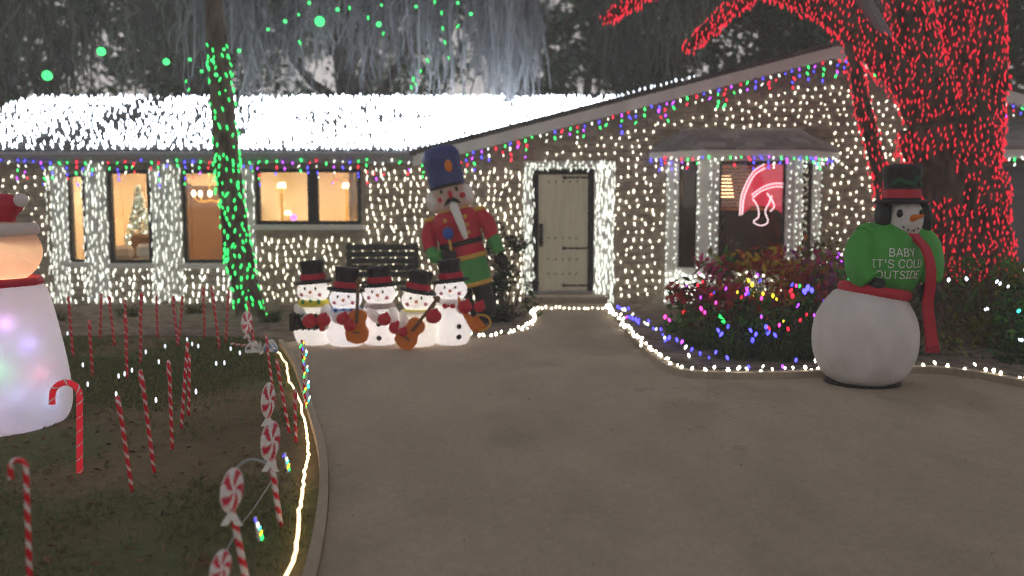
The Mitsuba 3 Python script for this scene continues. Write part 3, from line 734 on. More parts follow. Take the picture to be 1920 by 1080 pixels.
P = jit(np.vstack([xline(3.2, 4.4, 13.93, z, .12) for z in (.2, .32, .44, .56)]), (.02, .004, .02))
light_string('net_lights', 'white net lights on the white base under the middle of the bay', P, WARM * EM_WALL, .012, .045)


def multi(name, label, pts, r=.016, L=.06, em=EM_MULTI, cols=('red', 'green', 'blue', 'white', 'purple'), wires=None, pr=(.20, .24, .25, .22, .09), **kw):
    cmap = dict(red=RED, green=GREEN, blue=BLUE, white=WHITE, purple=PURPLE, yellow=YELLOW, pink=PINK, cyan=CYAN)
    pts = np.asarray(pts, float); c = RNG.choice(len(cols), len(pts), p=np.array(pr[:len(cols)]) / sum(pr[:len(cols)]))
    return light_string(name, label, {w: (pts[c == i], cmap[w] * em * (0.6 if w == 'white' else 1.0)) for i, w in enumerate(cols)}, None, r, L, wires=wires, **kw)


P, W = [], []
for x in np.arange(-9.8, -1.5, .13):
    z = 2.37; n = RNG.choice([1, 2, 3, 4, 5]); zz = z - .03 - RNG.uniform(0, .05) - np.arange(n) * .085
    P.append(np.column_stack([np.full(n, x), np.full(n, 13.955 if True else 0), zz])); W.append(np.array([[x, 13.955, z], [x, 13.955, zz[-1]]]))
multi('icicle_lights', 'multicoloured icicle lights under the left roof eave', jit(np.vstack(P), (.012, .006, .01)), .0125, .05, wires=W)
P, W = [], []
for x in np.arange(-1.4, 9.6, .115):
    z = zt - SL * abs(x - PEAK[0]) - .25; n = RNG.choice([1, 2, 2, 3, 4]); zz = z - .02 - np.arange(n) * .085
    P.append(np.column_stack([np.full(n, x), np.full(n, 13.985), zz])); W.append(np.array([[x, 13.985, z + .02], [x, 13.985, zz[-1]]]))
multi('icicle_lights', 'multicoloured icicle lights along the sloping gable edge', jit(np.vstack(P), (.012, .006, .01)), .0135, .05, wires=W)
P = []
for i in range(3):
    a, b = np.array(pts[i]), np.array(pts[i + 1]); L_ = math.dist(a, b); d = (b - a) / L_
    for s in np.arange(.04, L_, .10):
        q = a + d * s + np.array([d[1], -d[0]]) * .02
        for m_ in range(RNG.choice([1, 1, 2, 3])): P.append((q[0], q[1], 2.36 - .07 * m_))
multi('icicle_lights', 'multicoloured lights along the bay roof edge', jit(P, (.01, .005, .01)), .0135, .045, cols=('red', 'green', 'blue', 'white', 'purple'), pr=(.12, .2, .24, .34, .1))
P = [(x, 13.52, 2.34 - .07 * m_) for x in np.arange(6.95, 9.6, .11) for m_ in range(RNG.choice([1, 2, 3]))]
multi('icicle_lights', 'blue and white lights along the roof edge over the garage', jit(P, (.01, .005, .01)), .014, .05, cols=('green', 'blue', 'white'), pr=(.15, .4, .45))
for a_, z0 in ((7.86, 1.75), (7.98, 1.25)):
    z = np.arange(z0, z0 + .4, .055)
    light_string('hanging_strand', 'short white strand hanging before the garage door, ' + ('upper' if z0 > 1.5 else 'lower') + ' one', jit(np.column_stack([np.full(len(z), a_), np.full(len(z), 13.55), z]), (.006, .006, .006)), WHITE * EM_WALL, .011, .05, wires=[np.array([[a_, 13.55, 2.33], [a_, 13.55, z0]])])

# lights along the edge of driveway and beds
PATH = curve([(-0.51, 10.62), (-0.10, 10.92), (0.17, 11.32), (0.30, 12.17), (0.33, 13.40), (0.42, 13.58)], 40)
P = along(np.column_stack([PATH, np.full(len(PATH), .07)]), .085)
light_string('path_lights', 'warm white string edging the bed left of the walk', jit(P, (.02, .02, .012)), WARM * EM_PATH, .016, .045, wires=[np.column_stack([PATH, np.full(len(PATH), .055)])])
P = xline(.40, 1.46, 13.57, .06, .07)
light_string('path_lights', 'warm white string across the foot of the door step', jit(P, (.01, .01, .012)), WARM * EM_PATH, .015, .04, wires=[P[::5]])
PATH = curve([(1.45, 13.5), (1.44, 11.9), (1.43, 10.4), (1.47, 9.2), (1.58, 8.27), (1.9, 8.09), (2.5, 8.09), (3.2, 8.27), (3.9, 8.38), (4.32, 8.1), (4.62, 7.5), (5.2, 7.12)], 90)
P = along(np.column_stack([PATH, np.full(len(PATH), .125)]), .105)
light_string('path_lights', 'warm white string lying along the curved right edge of the driveway', jit(P, (.02, .02, .014)), WARM * EM_PATH, .017, .04, wires=[np.column_stack([PATH, np.full(len(PATH), .11)])])
PATH = curve([(1.66, 13.6), (1.70, 11.6), (1.85, 9.8), (1.95, 8.95), (2.3, 8.62), (3.0, 8.58), (3.6, 8.75)], 60)
P = along(np.column_stack([PATH, np.full(len(PATH), .11)]), .16)
multi('bed_lights', 'blue and white string along the foot of the bed plants', jit(P, (.03, .03, .03)), .015, .045, cols=('blue', 'white', 'purple'), pr=(.55, .3, .15), wires=[np.column_stack([PATH, np.full(len(PATH), .09)])])
ROPE = curve([(-0.93, 3.0), (-0.955, 3.73), (-1.08, 4.38), (-1.20, 5.0), (-1.27, 5.4), (-1.39, 5.9), (-1.72, 7.05), (-2.02, 7.9), (-2.25, 8.71), (-2.75, 10.0)], 80)
rp = np.column_stack([ROPE + RNG.normal(0, .004, ROPE.shape), .045 + .012 * RNG.random(len(ROPE))])
k = thing('rope_light', 'glowing golden rope light along the lawn edge beside the driveway', 'rope light')
part(k, 'tube', tube(rp, .009, 6), 'bulb_mat', emit=np.array([1, .68, .36]) * EM_ROPE, weight=1.6)

# places in metres (x, y, z; radii)
FARCANES = [(-4.64, 9.27, -4.66, 9.27, 0.6), (-3.94, 8.22, -3.95, 8.22, 0.48), (-4.97, 10.59, -4.93, 10.59, 0.5), (-4.59, 10.14, -4.63, 10.14, 0.51), (-4.66, 10.64, -4.67, 10.64, 0.42), (-3.57, 8.11, -3.56, 8.11, 0.56), (-3.77, 8.89, -3.74, 8.89, 0.68), (-4.36, 10.81, -4.36, 10.81, 0.46), (-3.8, 9.99, -3.84, 9.99, 0.53), (-3.91, 10.3, -3.85, 10.3, 0.5), (-3.72, 10.64, -3.72, 10.64, 0.57), (-3.28, 9.84, -3.34, 9.84, 0.65), (-3.36, 10.3, -3.31, 10.3, 0.58), (-2.95, 10.06, -3.01, 10.06, 0.46)]
MIDCANES = [(-2.14, 4.87, -2.19, 4.87, 0.48), (-2.16, 5.23, -2.21, 5.23, 0.56), (-2.25, 5.75, -2.25, 5.75, 0.53), (-2.38, 6.26, -2.32, 6.26, 0.57), (-2.48, 6.68, -2.46, 6.68, 0.41)]
EDGECANES = [(-1.58, 6.17, -1.65, 6.17, 0.47), (-1.47, 5.91, -1.47, 5.91, 0.31), (-1.64, 6.94, -1.66, 6.94, 0.49), (-2.16, 7.87, -2.2, 7.87, 0.4)]
NEAR1 = (-2.61, 5.23, -2.59, 5.23, 0.47)
NEAR2 = (-1.9, 3.37, -1.89, 3.37, 0.59)
LOLLIES = [((-1.07, 3.49), [-1.13, 3.49, 0.46], 0.09, 77, 'large red and white swirl lollipop, nearest whole one on the lawn edge'), ((-1.16, 4.32), [-1.2, 4.32, 0.44], 0.101, 77, 'red and white swirl lollipop behind the grey hoop, second from the front'), ((-1.45, 5.3), [-1.48, 5.3, 0.43], 0.108, 82, 'red and white swirl lollipop, third from the front'), ((-1.12, 3.15), [-1.07, 3.15, 0.28], 0.064, 72, 'swirl lollipop cut off by the bottom edge'), ((-2.86, 9.69), [-2.92, 9.69, 0.33], 0.128, 78, 'white edge-on swirl lollipop by the foot of the green-lit trunk')]
FALLEN = [(-3.2, 9.99, 0.04), (-3.05, 9.95, 0.03), (-2.81, 9.84, 0.03)]
LAWN = [(-4.15, 8.19), (-4.11, 8.39), (-3.62, 7.46), (-3.52, 7.83), (-3.52, 8.11), (-3.2, 7.06), (-3.77, 9.54), (-3.45, 8.56), (-3.82, 9.15), (-3.71, 10.03), (-3.41, 9.54), (-2.86, 8.47), (-2.79, 8.5), (-2.79, 6.84), (-2.59, 7.16), (-2.82, 9.09), (-3.0, 9.36), (-5.31, 10.5), (-3.53, 9.69), (-3.51, 7.93)]
STAKES = [([-1.59, 6.83, 0.0], [-1.62, 6.83, 0.56]), ([-1.36, 5.24, 0.0], [-1.37, 5.24, 0.12]), ([-1.21, 4.13, 0.0], [-1.23, 4.13, 0.12])]
HOOP = [[-1.5, 4.6, 0.07], [-1.47, 4.6, 0.2], [-1.4, 4.6, 0.26], [-1.32, 4.6, 0.25], [-1.26, 4.6, 0.2], [-1.25, 4.6, -0.02]]
CORD = [[-1.39, 5.09, 0.03], [-1.35, 4.54, 0.03], [-1.34, 4.23, 0.03], [-1.31, 3.9, 0.02], [-1.29, 3.57, 0.02]]
BOW = [-2.62, 9.18, 0.1]
GREEN_TRUNK = [(-3.84, 12.95, -0.06, 0.241), (-3.87, 12.95, 0.17, 0.202), (-3.96, 12.95, 0.72, 0.187), (-4.04, 12.95, 1.35, 0.179), (-4.1, 12.95, 1.96, 0.175), (-4.14, 12.95, 2.58, 0.171), (-4.17, 12.95, 3.11, 0.164), (-4.2, 12.95, 3.63, 0.148), (-4.23, 12.95, 4.23, 0.132), (-4.27, 12.95, 4.97, 0.125), (-4.29, 12.95, 5.7, 0.109)]
RED_LIMBS = [[(6.08, 11.6, -0.32, 0.663), (6.0, 11.6, 0.39, 0.523), (5.97, 11.6, 1.02, 0.488), (5.83, 11.6, 1.65, 0.541), (5.7, 11.6, 2.2, 0.575), (5.61, 11.6, 2.68, 0.593)], [(5.74, 11.6, 1.44, 0.23), (5.61, 11.6, 1.93, 0.237), (5.45, 11.6, 2.43, 0.202), (5.2, 11.6, 2.95, 0.188), (4.82, 11.6, 3.43, 0.202), (4.49, 11.6, 3.76, 0.202), (4.09, 11.6, 4.08, 0.188), (3.67, 11.6, 4.29, 0.192), (3.12, 11.6, 4.49, 0.157)], [(5.67, 11.7, 2.41, 0.352), (5.44, 11.7, 3.03, 0.334), (5.25, 11.7, 3.64, 0.299), (5.11, 11.7, 4.25, 0.264), (4.98, 11.7, 5.04, 0.229)], [(5.91, 11.6, 2.27, 0.384), (6.05, 11.6, 2.95, 0.279), (6.1, 11.6, 3.62, 0.23), (6.09, 11.6, 4.22, 0.216), (6.08, 11.6, 5.01, 0.195)], [(5.8, 11.75, 2.55, 0.283), (5.8, 11.75, 3.24, 0.247), (5.81, 11.75, 3.85, 0.212), (5.69, 11.75, 4.79, 0.177)], [(5.04, 11.2, -0.25, 0.32), (4.93, 11.2, 0.84, 0.168), (4.65, 11.2, 1.91, 0.108), (4.49, 11.2, 2.43, 0.094), (4.35, 11.2, 2.9, 0.088), (4.27, 11.2, 3.29, 0.094), (4.22, 11.2, 3.62, 0.094)], [(3.6, 11.4, 4.57, 0.117), (3.2, 11.4, 4.47, 0.103), (2.87, 11.4, 4.18, 0.103), (2.51, 11.4, 3.88, 0.082), (2.18, 11.4, 3.57, 0.041)], [(2.46, 11.4, 4.76, 0.103), (1.87, 11.4, 4.44, 0.096), (1.47, 11.4, 4.14, 0.089), (1.14, 11.4, 3.93, 0.041)]]
GREENBALLS = [(-6.49, 12.6, 3.42, 0.082), (-5.72, 12.6, 3.75, 0.071), (-4.82, 12.6, 3.61, 0.055), (-4.49, 12.6, 3.64, 0.03), (-4.18, 12.6, 3.63, 0.03), (-4.33, 12.6, 3.48, 0.027), (-2.67, 12.6, 4.16, 0.082), (-1.85, 12.6, 4.12, 0.044), (-3.15, 12.6, 4.16, 0.033), (-3.39, 12.6, 4.05, 0.027), (-2.81, 12.6, 4.41, 0.03), (-2.42, 12.6, 4.32, 0.033), (-3.8, 12.6, 3.76, 0.033), (-4.13, 12.6, 3.43, 0.033), (-4.01, 12.6, 3.78, 0.025), (-2.96, 12.6, 4.25, 0.022), (-1.33, 12.6, 4.36, 0.027), (-0.75, 12.6, 4.41, 0.027), (-0.57, 12.6, 4.26, 0.03), (-1.81, 12.6, 4.38, 0.022)]
GREEN_DROPS = [[-1.02, 13.3, 4.23], [-0.99, 13.3, 4.03], [-1.03, 13.3, 4.45], [-0.94, 13.3, 3.8], [-1.26, 13.3, 3.77], [-1.34, 13.3, 3.61], [-1.45, 13.3, 3.5], [-1.43, 13.3, 3.42], [-1.49, 13.3, 3.38], [-1.88, 13.3, 4.15], [-4.8, 13.3, 3.46], [-4.76, 13.3, 3.34], [-4.41, 13.3, 3.3], [-4.31, 13.3, 3.46], [-2.11, 13.3, 4.38], [-2.38, 13.3, 4.52], [-3.13, 13.3, 4.03], [-0.78, 13.3, 4.26], [-1.13, 13.3, 4.61], [-4.84, 13.3, 3.19]]
GREY_LIMB = [[5.21, 11.9, 3.12], [4.91, 11.7, 3.57], [4.6, 11.5, 3.94], [4.35, 11.4, 4.31], [4.19, 11.4, 4.76]]
BUSH = {'yellow': [[2.85, 10.6, 0.7], [2.88, 10.6, 0.59], [2.98, 10.6, 0.59], [3.1, 10.6, 0.57], [3.14, 10.6, 0.52], [3.48, 10.6, -0.1], [2.8, 10.6, 0.75]], 'green': [[2.37, 10.2, 0.37], [2.43, 10.2, 0.3], [2.41, 10.2, 0.33], [4.06, 10.2, 0.88]], 'blue': [[2.51, 9.4, 0.32], [2.58, 9.4, 0.28], [2.54, 9.4, 0.22], [2.68, 9.4, 0.36], [2.71, 9.4, 0.3], [2.77, 9.4, 0.27], [2.47, 9.4, 0.13], [2.17, 9.4, 0.32], [2.22, 9.4, 0.28], [2.28, 9.4, 0.36], [3.11, 9.4, 0.78], [3.15, 9.4, 0.75], [3.07, 9.4, 0.74], [3.34, 9.4, 0.58], [3.39, 9.4, 0.61], [1.94, 9.4, 0.0], [1.98, 9.4, -0.02], [2.05, 9.4, -0.01]], 'pink': [[2.2, 10.4, 0.44], [2.25, 10.4, 0.39], [1.79, 10.4, 0.34], [1.83, 10.4, 0.3]], 'red': [[3.33, 10.6, 0.57], [3.32, 10.6, 0.63], [2.37, 10.6, 0.57], [2.05, 10.6, 0.37], [3.02, 10.6, 0.3]]}
PURPLES = [[4.3, 12.2, 0.92], [4.35, 12.2, 0.95], [4.41, 12.2, 0.88], [4.45, 12.2, 0.94], [4.5, 12.2, 0.86], [4.26, 12.2, 0.86], [4.37, 12.2, 0.99], [4.54, 12.2, 0.91]]
CYANS = [[3.54, 12.0, 0.75], [3.56, 12.0, 0.79], [5.12, 9.0, 0.61], [5.1, 9.0, 0.59], [5.01, 9.0, 0.59]]
RWHITE = [[4.3, 9.0, 0.9], [4.48, 9.0, 0.9], [4.47, 9.0, 0.91], [4.67, 9.0, 0.6], [4.69, 9.0, 0.61], [5.02, 9.0, 0.3], [5.05, 9.0, 0.3], [4.78, 9.0, 0.88], [4.81, 9.0, 0.86], [4.89, 9.0, 0.83], [5.19, 9.0, 0.83], [5.04, 9.0, 0.99], [5.19, 9.0, 0.99]]

# ------------------------------------------------------------------ inflatables
def smile(c, pts, r=.008): return cat(*[ell(np.array(c) + np.array(q), r, 8, 6) for q in pts])


# the snowman in the green sweater
XF.append(mat4((3.15, 7.85, 0.02)) @ np.diag([.94, .96, 1.0, 1.0]))
s = thing('inflatable_snowman', 'big inflatable snowman in green lettered sweater and black top hat standing on the driveway', 'inflatable snowman')
prof = [(.16, 0), (.26, .02), (.38, .10), (.455, .25), (.478, .42), (.455, .58), (.385, .72), (.30, .82), (.24, .85)]
pr = curve([(a, b) for a, b in prof], 40); pr[:, 0] = np.maximum(pr[:, 0], .02)
v, f = lathe(pr, 64); a = np.arctan2(v[:, 1], v[:, 0]); rr = np.hypot(v[:, 0], v[:, 1])
w = 1 - .010 * np.exp(-((np.mod(a * 8 / (2 * np.pi) + .5, 1) - .5) / .05) ** 2); v[:, 0] *= w; v[:, 1] *= w
part(s, 'body', (v, f), 'snow_fabric', True)
part(s, 'base', ell((0, 0.02, .012), (.36, .33, .03), 24, 8), 'black_fabric', True)
C = np.array([.19, .02, 1.10])
v, f = ell(C, (.325, .30, .37), 40, 26)
part(s, 'sweater', (v, f), 'sweater_green', True)
def torus(c, R, r, n=40, m=10, ry=1.0, rx=0, rz=0, tilt=0, rzz=1.0):
    a = np.linspace(0, 2 * np.pi, n, endpoint=False); b = np.linspace(0, 2 * np.pi, m, endpoint=False)
    A, B = np.meshgrid(a, b, indexing='ij')
    v = np.stack([(R + r * np.cos(B)) * np.cos(A), (R * ry + r * np.cos(B)) * np.sin(A), r * rzz * np.sin(B)], -1).reshape(-1, 3)
    i, j = np.meshgrid(np.arange(n), np.arange(m), indexing='ij'); i2, j2 = (i + 1) % n, (j + 1) % m
    f = np.stack([i * m + j, i2 * m + j, i2 * m + j2, i * m + j2], -1).reshape(-1, 4)
    return moved((v, f), c, rx, tilt, rz)
part(s, 'sweater_hem', torus((.075, 0, .835), .275, .06, tilt=8, rzz=.9), 'red_fabric', True)
def bent_arm(pts, rad): return tube(curve(pts, 16), np.interp(np.linspace(0, 1, 16), np.linspace(0, 1, len(rad)), rad), 16)
part(s, 'arm', cat(bent_arm([(-.02, -.02, 1.33), (-.10, -.06, 1.20), (-.12, -.14, 1.02), (-.06, -.20, .92)], (.11, .135, .125, .10)), ell((-.02, -.02, 1.33), .11, 14, 8)), 'sweater_green', True)
part(s, 'arm', cat(bent_arm([(.42, 0, 1.36), (.52, -.02, 1.24), (.56, -.04, 1.08), (.57, -.04, .92)], (.11, .14, .135, .11)), ell((.42, 0, 1.36), .11, 14, 8)), 'sweater_green', True)
part(s, 'mitten', ell((.58, -.05, .82), (.10, .09, .12), 16, 10), 'black_fabric', True)
part(s, 'mitten', ell((.0, -.24, .90), (.075, .07, .07), 16, 10), 'black_fabric', True)
HC = np.array([.31, -.05, 1.475])
v, f = ell(HC, (.165, .165, .195), 28, 18)
part(s, 'head', (v, f), 'snow_fabric', True)
for dx in (-.105, .095): part(s, 'eye', moved(ell((0, 0, 0), (.028, .012, .036), 12, 8), HC + np.array([dx, -.135 if dx < 0 else -.14, .045]), rz=-30 if dx < 0 else 30), 'plain_black', True)
part(s, 'nose', tube([HC + np.array(q) for q in ((-.0, -.14, .0), (.02, -.19, .012), (.05, -.24, .025), (.065, -.265, .035))], (.034, .026, .014, .004), 12), 'plain_orange', True)
part(s, 'mouth', smile(HC, [(-.07, -.148, -.07), (-.03, -.155, -.095), (.02, -.157, -.10), (.065, -.15, -.085)], .009), 'plain_black', True)
part(s, 'ear_flap', ell(HC + np.array([-.19, .02, .03]), (.075, .11, .14), 16, 10), 'black_fabric', True)
part(s, 'ear_flap', ell(HC + np.array([.19, .03, -.01]), (.075, .11, .16), 16, 10), 'black_fabric', True)
hat = part(s, 'hat', lathe(curve([(.15, 1.62), (.165, 1.66), (.158, 1.76), (.172, 1.88), (.165, 1.925), (.08, 1.95), (.01, 1.952)], 24), 32, (HC[0] - .03, HC[1] + .01, 0)), 'black_fabric', True)
part(hat, 'brim', lathe([(.10, 1.615), (.225, 1.605), (.245, 1.62), (.225, 1.635), (.10, 1.645)], 32, (HC[0] - .03, HC[1] + .01, 0)), 'black_fabric', 40)
part(hat, 'band', lathe([(.164, 1.65), (.172, 1.655), (.169, 1.725), (.160, 1.73)], 32, (HC[0] - .03, HC[1] + .01, 0)), 'red_fabric', 40)
part(hat, 'leaf', cat(*[moved(ell((0, 0, 0), (.05, .012, .024), 10, 6), (HC[0] - .03 + .168 * math.sin(t), HC[1] + .01 - .170 * math.cos(t), 1.79 + .02 * math.sin(i * 9)), rz=math.degrees(t), ry=(-30, 40, 15, -60, 20)[i]) for i, t in enumerate((-.75, -.4, .0, .35, .8))]), 'hat_green', True)
part(s, 'scarf', torus((HC[0] - .01, HC[1] + .03, 1.315), .125, .05, tilt=6), 'red_fabric', True)
tail = curve([(.36, -.20, 1.31), (.40, -.30, 1.22), (.43, -.345, 1.08), (.45, -.32, .90), (.47, -.24, .74), (.51, -.20, .60), (.55, -.16, .46), (.575, -.15, .36)], 30)
part(s, 'scarf_tail', ribbon(tail, np.linspace(.075, .125, 30), [[1, .25, 0.05]], .03), 'red_fabric', 40)
part(s, 'scarf_fringe', cat(*[ribbon(np.array([(.515 + .022 * i, -.155, .365), (.52 + .024 * i, -.15, .30)]), .014, [[1, .25, 0]], .012) for i in range(6)]), 'red_fabric')
def letter(text, h, s0, e0):
    m = meshkit.text_mesh(text, h, .004)
    m = m.subdivide_to_size(.02); v = np.array(m.vertices); wdt = v[:, 0].max()
    az = s0 + (v[:, 0] - wdt / 2) / .325; el = e0 + v[:, 1] / .37; k = 1.012 + v[:, 2] * 2
    return np.stack([C[0] + .325 * k * np.cos(el) * np.sin(az), C[1] - .30 * k * np.cos(el) * np.cos(az), C[2] + .37 * k * np.sin(el)], 1), np.array(m.faces)
part(s, 'lettering', cat(letter('BABY', .072, .06, .14), letter("IT'S COLD", .072, -.02, -.12), letter('OUTSIDE', .072, .0, -.38)), 'plain_white', label='white words BABY IT\'S COLD OUTSIDE')
XF.pop()

# the tall snowman cut by the left edge
XF.append(mat4((-3.825, 6.42, 0.0)))
s = thing('inflatable_snowman', 'large glowing inflatable snowman in red cap cut off by the left edge', 'inflatable snowman')
pr = curve([(.44, 0.0), (.50, .03), (.535, .16), (.515, .40), (.465, .70), (.41, .95), (.365, 1.04), (.33, 1.06)], 40)
v, f = lathe(pr, 56); a = np.arctan2(v[:, 1], v[:, 0]); w = 1 - .008 * np.exp(-((np.mod(a * 8 / 6.2832 + .5, 1) - .5) / .05) ** 2); v[:, 0] *= w; v[:, 1] *= w
part(s, 'body', (v, f), 'glow_snow', True)
v, f = ell((0, 0, 1.27), (.385, .36, .27), 36, 22)
part(s, 'head', (v, f), 'glow_peach', True)
part(s, 'scarf', torus((0, 0, 1.055), .345, .035), 'red_fabric', True)
part(s, 'nose', tube([(-.02, -.34, 1.28), (-.01, -.45, 1.29), (0, -.54, 1.31)], (.05, .035, .006), 12), 'plain_orange', True)
for dx in (-.14, .12): part(s, 'eye', ell((dx, -.325, 1.36), (.035, .015, .045), 12, 8), 'plain_black', True)
for z in (.85, .62): part(s, 'button', ell((0, -.44 - .09 * (0.85 - z), z), (.04, .02, .04), 12, 8), 'plain_black', True)
hat = part(s, 'hat', tube(curve([(0, 0, 1.44), (.03, 0, 1.50), (.10, -.01, 1.555), (.20, -.02, 1.60), (.29, -.03, 1.62)], 20), np.interp(np.linspace(0, 1, 20), [0, .25, .7, 1], [.345, .28, .11, .05]), 24), 'red_fabric', True)
part(hat, 'brim', torus((0, 0, 1.435), .32, .05), 'glow_snow', True)
part(hat, 'pompom', ell((.315, -.05, 1.645), .05, 14, 10), 'glow_snow', True)
glow(s, (0.02, -.02, 1.20), .17, np.array([1.0, .74, .5]) * EM_INF * 1.3)
glow(s, (0, 0, .60), .20, np.array([.97, .93, 1.0]) * EM_INF * .5)
for q, c in (((.36, -.20, .62), (.45, .35, 1.0)), ((.24, -.34, .46), (.25, 1.0, .5)), ((.38, -.16, .40), (1.0, .3, .5)), ((.31, -.28, .28), (.4, .45, 1.0)), ((.10, -.40, .40), (.3, .9, .6)), ((.16, -.40, .2), (.9, .4, .9)), ((.42, -.12, .22), (.4, .6, 1.0)), ((.27, -.28, .78), (.75, .4, 1.0)), ((.18, -.39, .62), (.5, .5, 1.0)), ((.02, -.42, .26), (1.0, .5, .7))):
    glow(s, q, .038, np.array(c) * EM_INF * 1.9)
XF.pop()

# the nutcracker, leaning
XF.append(mat4((-.45, 12.25, 0.0), ry=-13) @ np.diag([.88, .95, 1.0, 1.0]))
s = thing('inflatable_nutcracker', 'tall leaning inflatable nutcracker soldier in red coat and blue hat before the brick wall', 'inflatable nutcracker')
for dx in (-.165, .165):
    b = part(s, 'boot', cat(lathe(curve([(.13, .02), (.15, .06), (.145, .3), (.16, .52), (.10, .56)], 14), 20, (dx, 0, 0)), ell((dx, -.12, .07), (.13, .2, .075), 16, 10)), 'plain_black', True)
part(s, 'base', ell((0.02, 0, .02), (.42, .32, .04), 24, 8), 'black_fabric', True)
part(s, 'trousers', lathe(curve([(.33, .52), (.345, .56), (.335, .75), (.315, .95), (.2, .97)], 16), 28, (0, 0, 0), 1, .8), 'plain_green', True)
part(s, 'trouser_hem', torus((0, 0, .545), .325, .035, ry=.8), 'plain_gold', True)
part(s, 'coat', lathe(curve([(.33, .90), (.35, .95), (.33, 1.12), (.37, 1.32), (.40, 1.45), (.31, 1.57), (.14, 1.60)], 24), 32, (0, 0, 0), 1, .8), 'red_fabric', True)
part(s, 'coat_hem', torus((0, 0, .925), .335, .035, ry=.8), 'plain_gold', True)
part(s, 'belt', torus((0, 0, 1.13), .325, .03, ry=.8, rzz=1.2), 'plain_black', True)
part(s, 'collar', torus((0, 0, 1.575), .21, .045, ry=.85), 'plain_gold', True)
for z in (1.25, 1.36, 1.47):
    for dx in (-.14, .17): part(s, 'button', ell((dx, -.29, z), (.032, .02, .032), 10, 8), 'plain_gold', True)
for dx in (-.37, .37): part(s, 'epaulette', ell((dx, 0, 1.53), (.13, .13, .04), 16, 8), 'plain_gold', True)
part(s, 'sleeve', bent_arm([(-.36, 0, 1.48), (-.46, -.04, 1.32), (-.47, -.10, 1.12)], (.11, .125, .105)), 'red_fabric', True)
part(s, 'sleeve', bent_arm([(.36, 0, 1.48), (.47, -.02, 1.32), (.50, -.04, 1.10)], (.11, .125, .105)), 'red_fabric', True)
part(s, 'cuff', bent_arm([(-.47, -.10, 1.12), (-.42, -.22, 1.03), (-.30, -.32, 1.02)], (.10, .10, .085)), 'plain_green', True)
part(s, 'cuff', bent_arm([(.50, -.04, 1.12), (.53, -.05, 1.0), (.55, -.06, .88)], (.105, .105, .09)), 'plain_green', True)
part(s, 'glove', cat(ell((-.19, -.37, 1.02), (.115, .09, .10), 16, 10), ell((-.17, -.40, 1.12), (.035, .035, .06), 10, 8)), 'plain_black', True)
part(s, 'glove', cat(ell((.57, -.06, .76), (.09, .085, .13), 16, 10), ell((.49, -.1, .80), (.035, .035, .06), 10, 8)), 'plain_black', True)
st = part(s, 'sceptre', tube([(-.16, -.42, .86), (-.13, -.42, 1.24)], .02, 8), 'plain_gold', True)
part(st, 'knob', ell((-.13, -.42, 1.30), .085, 16, 10), 'plain_blue', True)
part(s, 'head', lathe(curve([(.12, 1.56), (.24, 1.62), (.27, 1.76), (.26, 1.92), (.20, 1.98)], 18), 28), 'skin_fabric', True)
for dx in (-.27, .25): part(s, 'hair', cat(ell((dx, .02, 1.76), (.12, .2, .15), 16, 10), ell((dx * .8, .1, 1.66), (.12, .16, .08), 12, 8)), 'plain_white', True)
part(s, 'beard', tube(curve([(.03, -.26, 1.68), (.06, -.33, 1.55), (.09, -.355, 1.38), (.11, -.34, 1.22), (.115, -.33, 1.17)], 14), (.05, .065, .068, .066, .064, .062, .06, .056, .052, .048, .044, .036, .026, .01), 14), 'plain_white', True)
for sgn in (-1, 1): part(s, 'moustache', tube(curve([(.03, -.285, 1.735), (.03 + .06 * sgn, -.30, 1.715), (.03 + .13 * sgn, -.27, 1.66)], 8), (.03, .03, .03, .028, .025, .02, .014, .004), 8), 'plain_black', True)
part(s, 'nose', ell((.03, -.30, 1.80), (.035, .05, .06), 10, 8), 'plain_red', True)
for dx in (-.09, .14):
    part(s, 'eye', ell((dx, -.245, 1.86), (.03, .015, .03), 10, 8), 'plain_black', True)
    part(s, 'cheek', ell((dx * 1.5, -.225, 1.76), (.045, .02, .04), 10, 8), 'plain_red', True)
hat = part(s, 'hat', lathe(curve([(.25, 1.90), (.285, 1.94), (.28, 2.15), (.30, 2.32), (.24, 2.44), (.10, 2.485), (.01, 2.49)], 24), 32), 'blue_fabric', True)
part(hat, 'badge', ell((.10, -.275, 2.18), (.06, .025, .085), 14, 10), 'plain_orange', True)
part(hat, 'brim', ell((.0, -.17, 1.93), (.26, .2, .025), 20, 8), 'plain_black', True)
XF.pop()

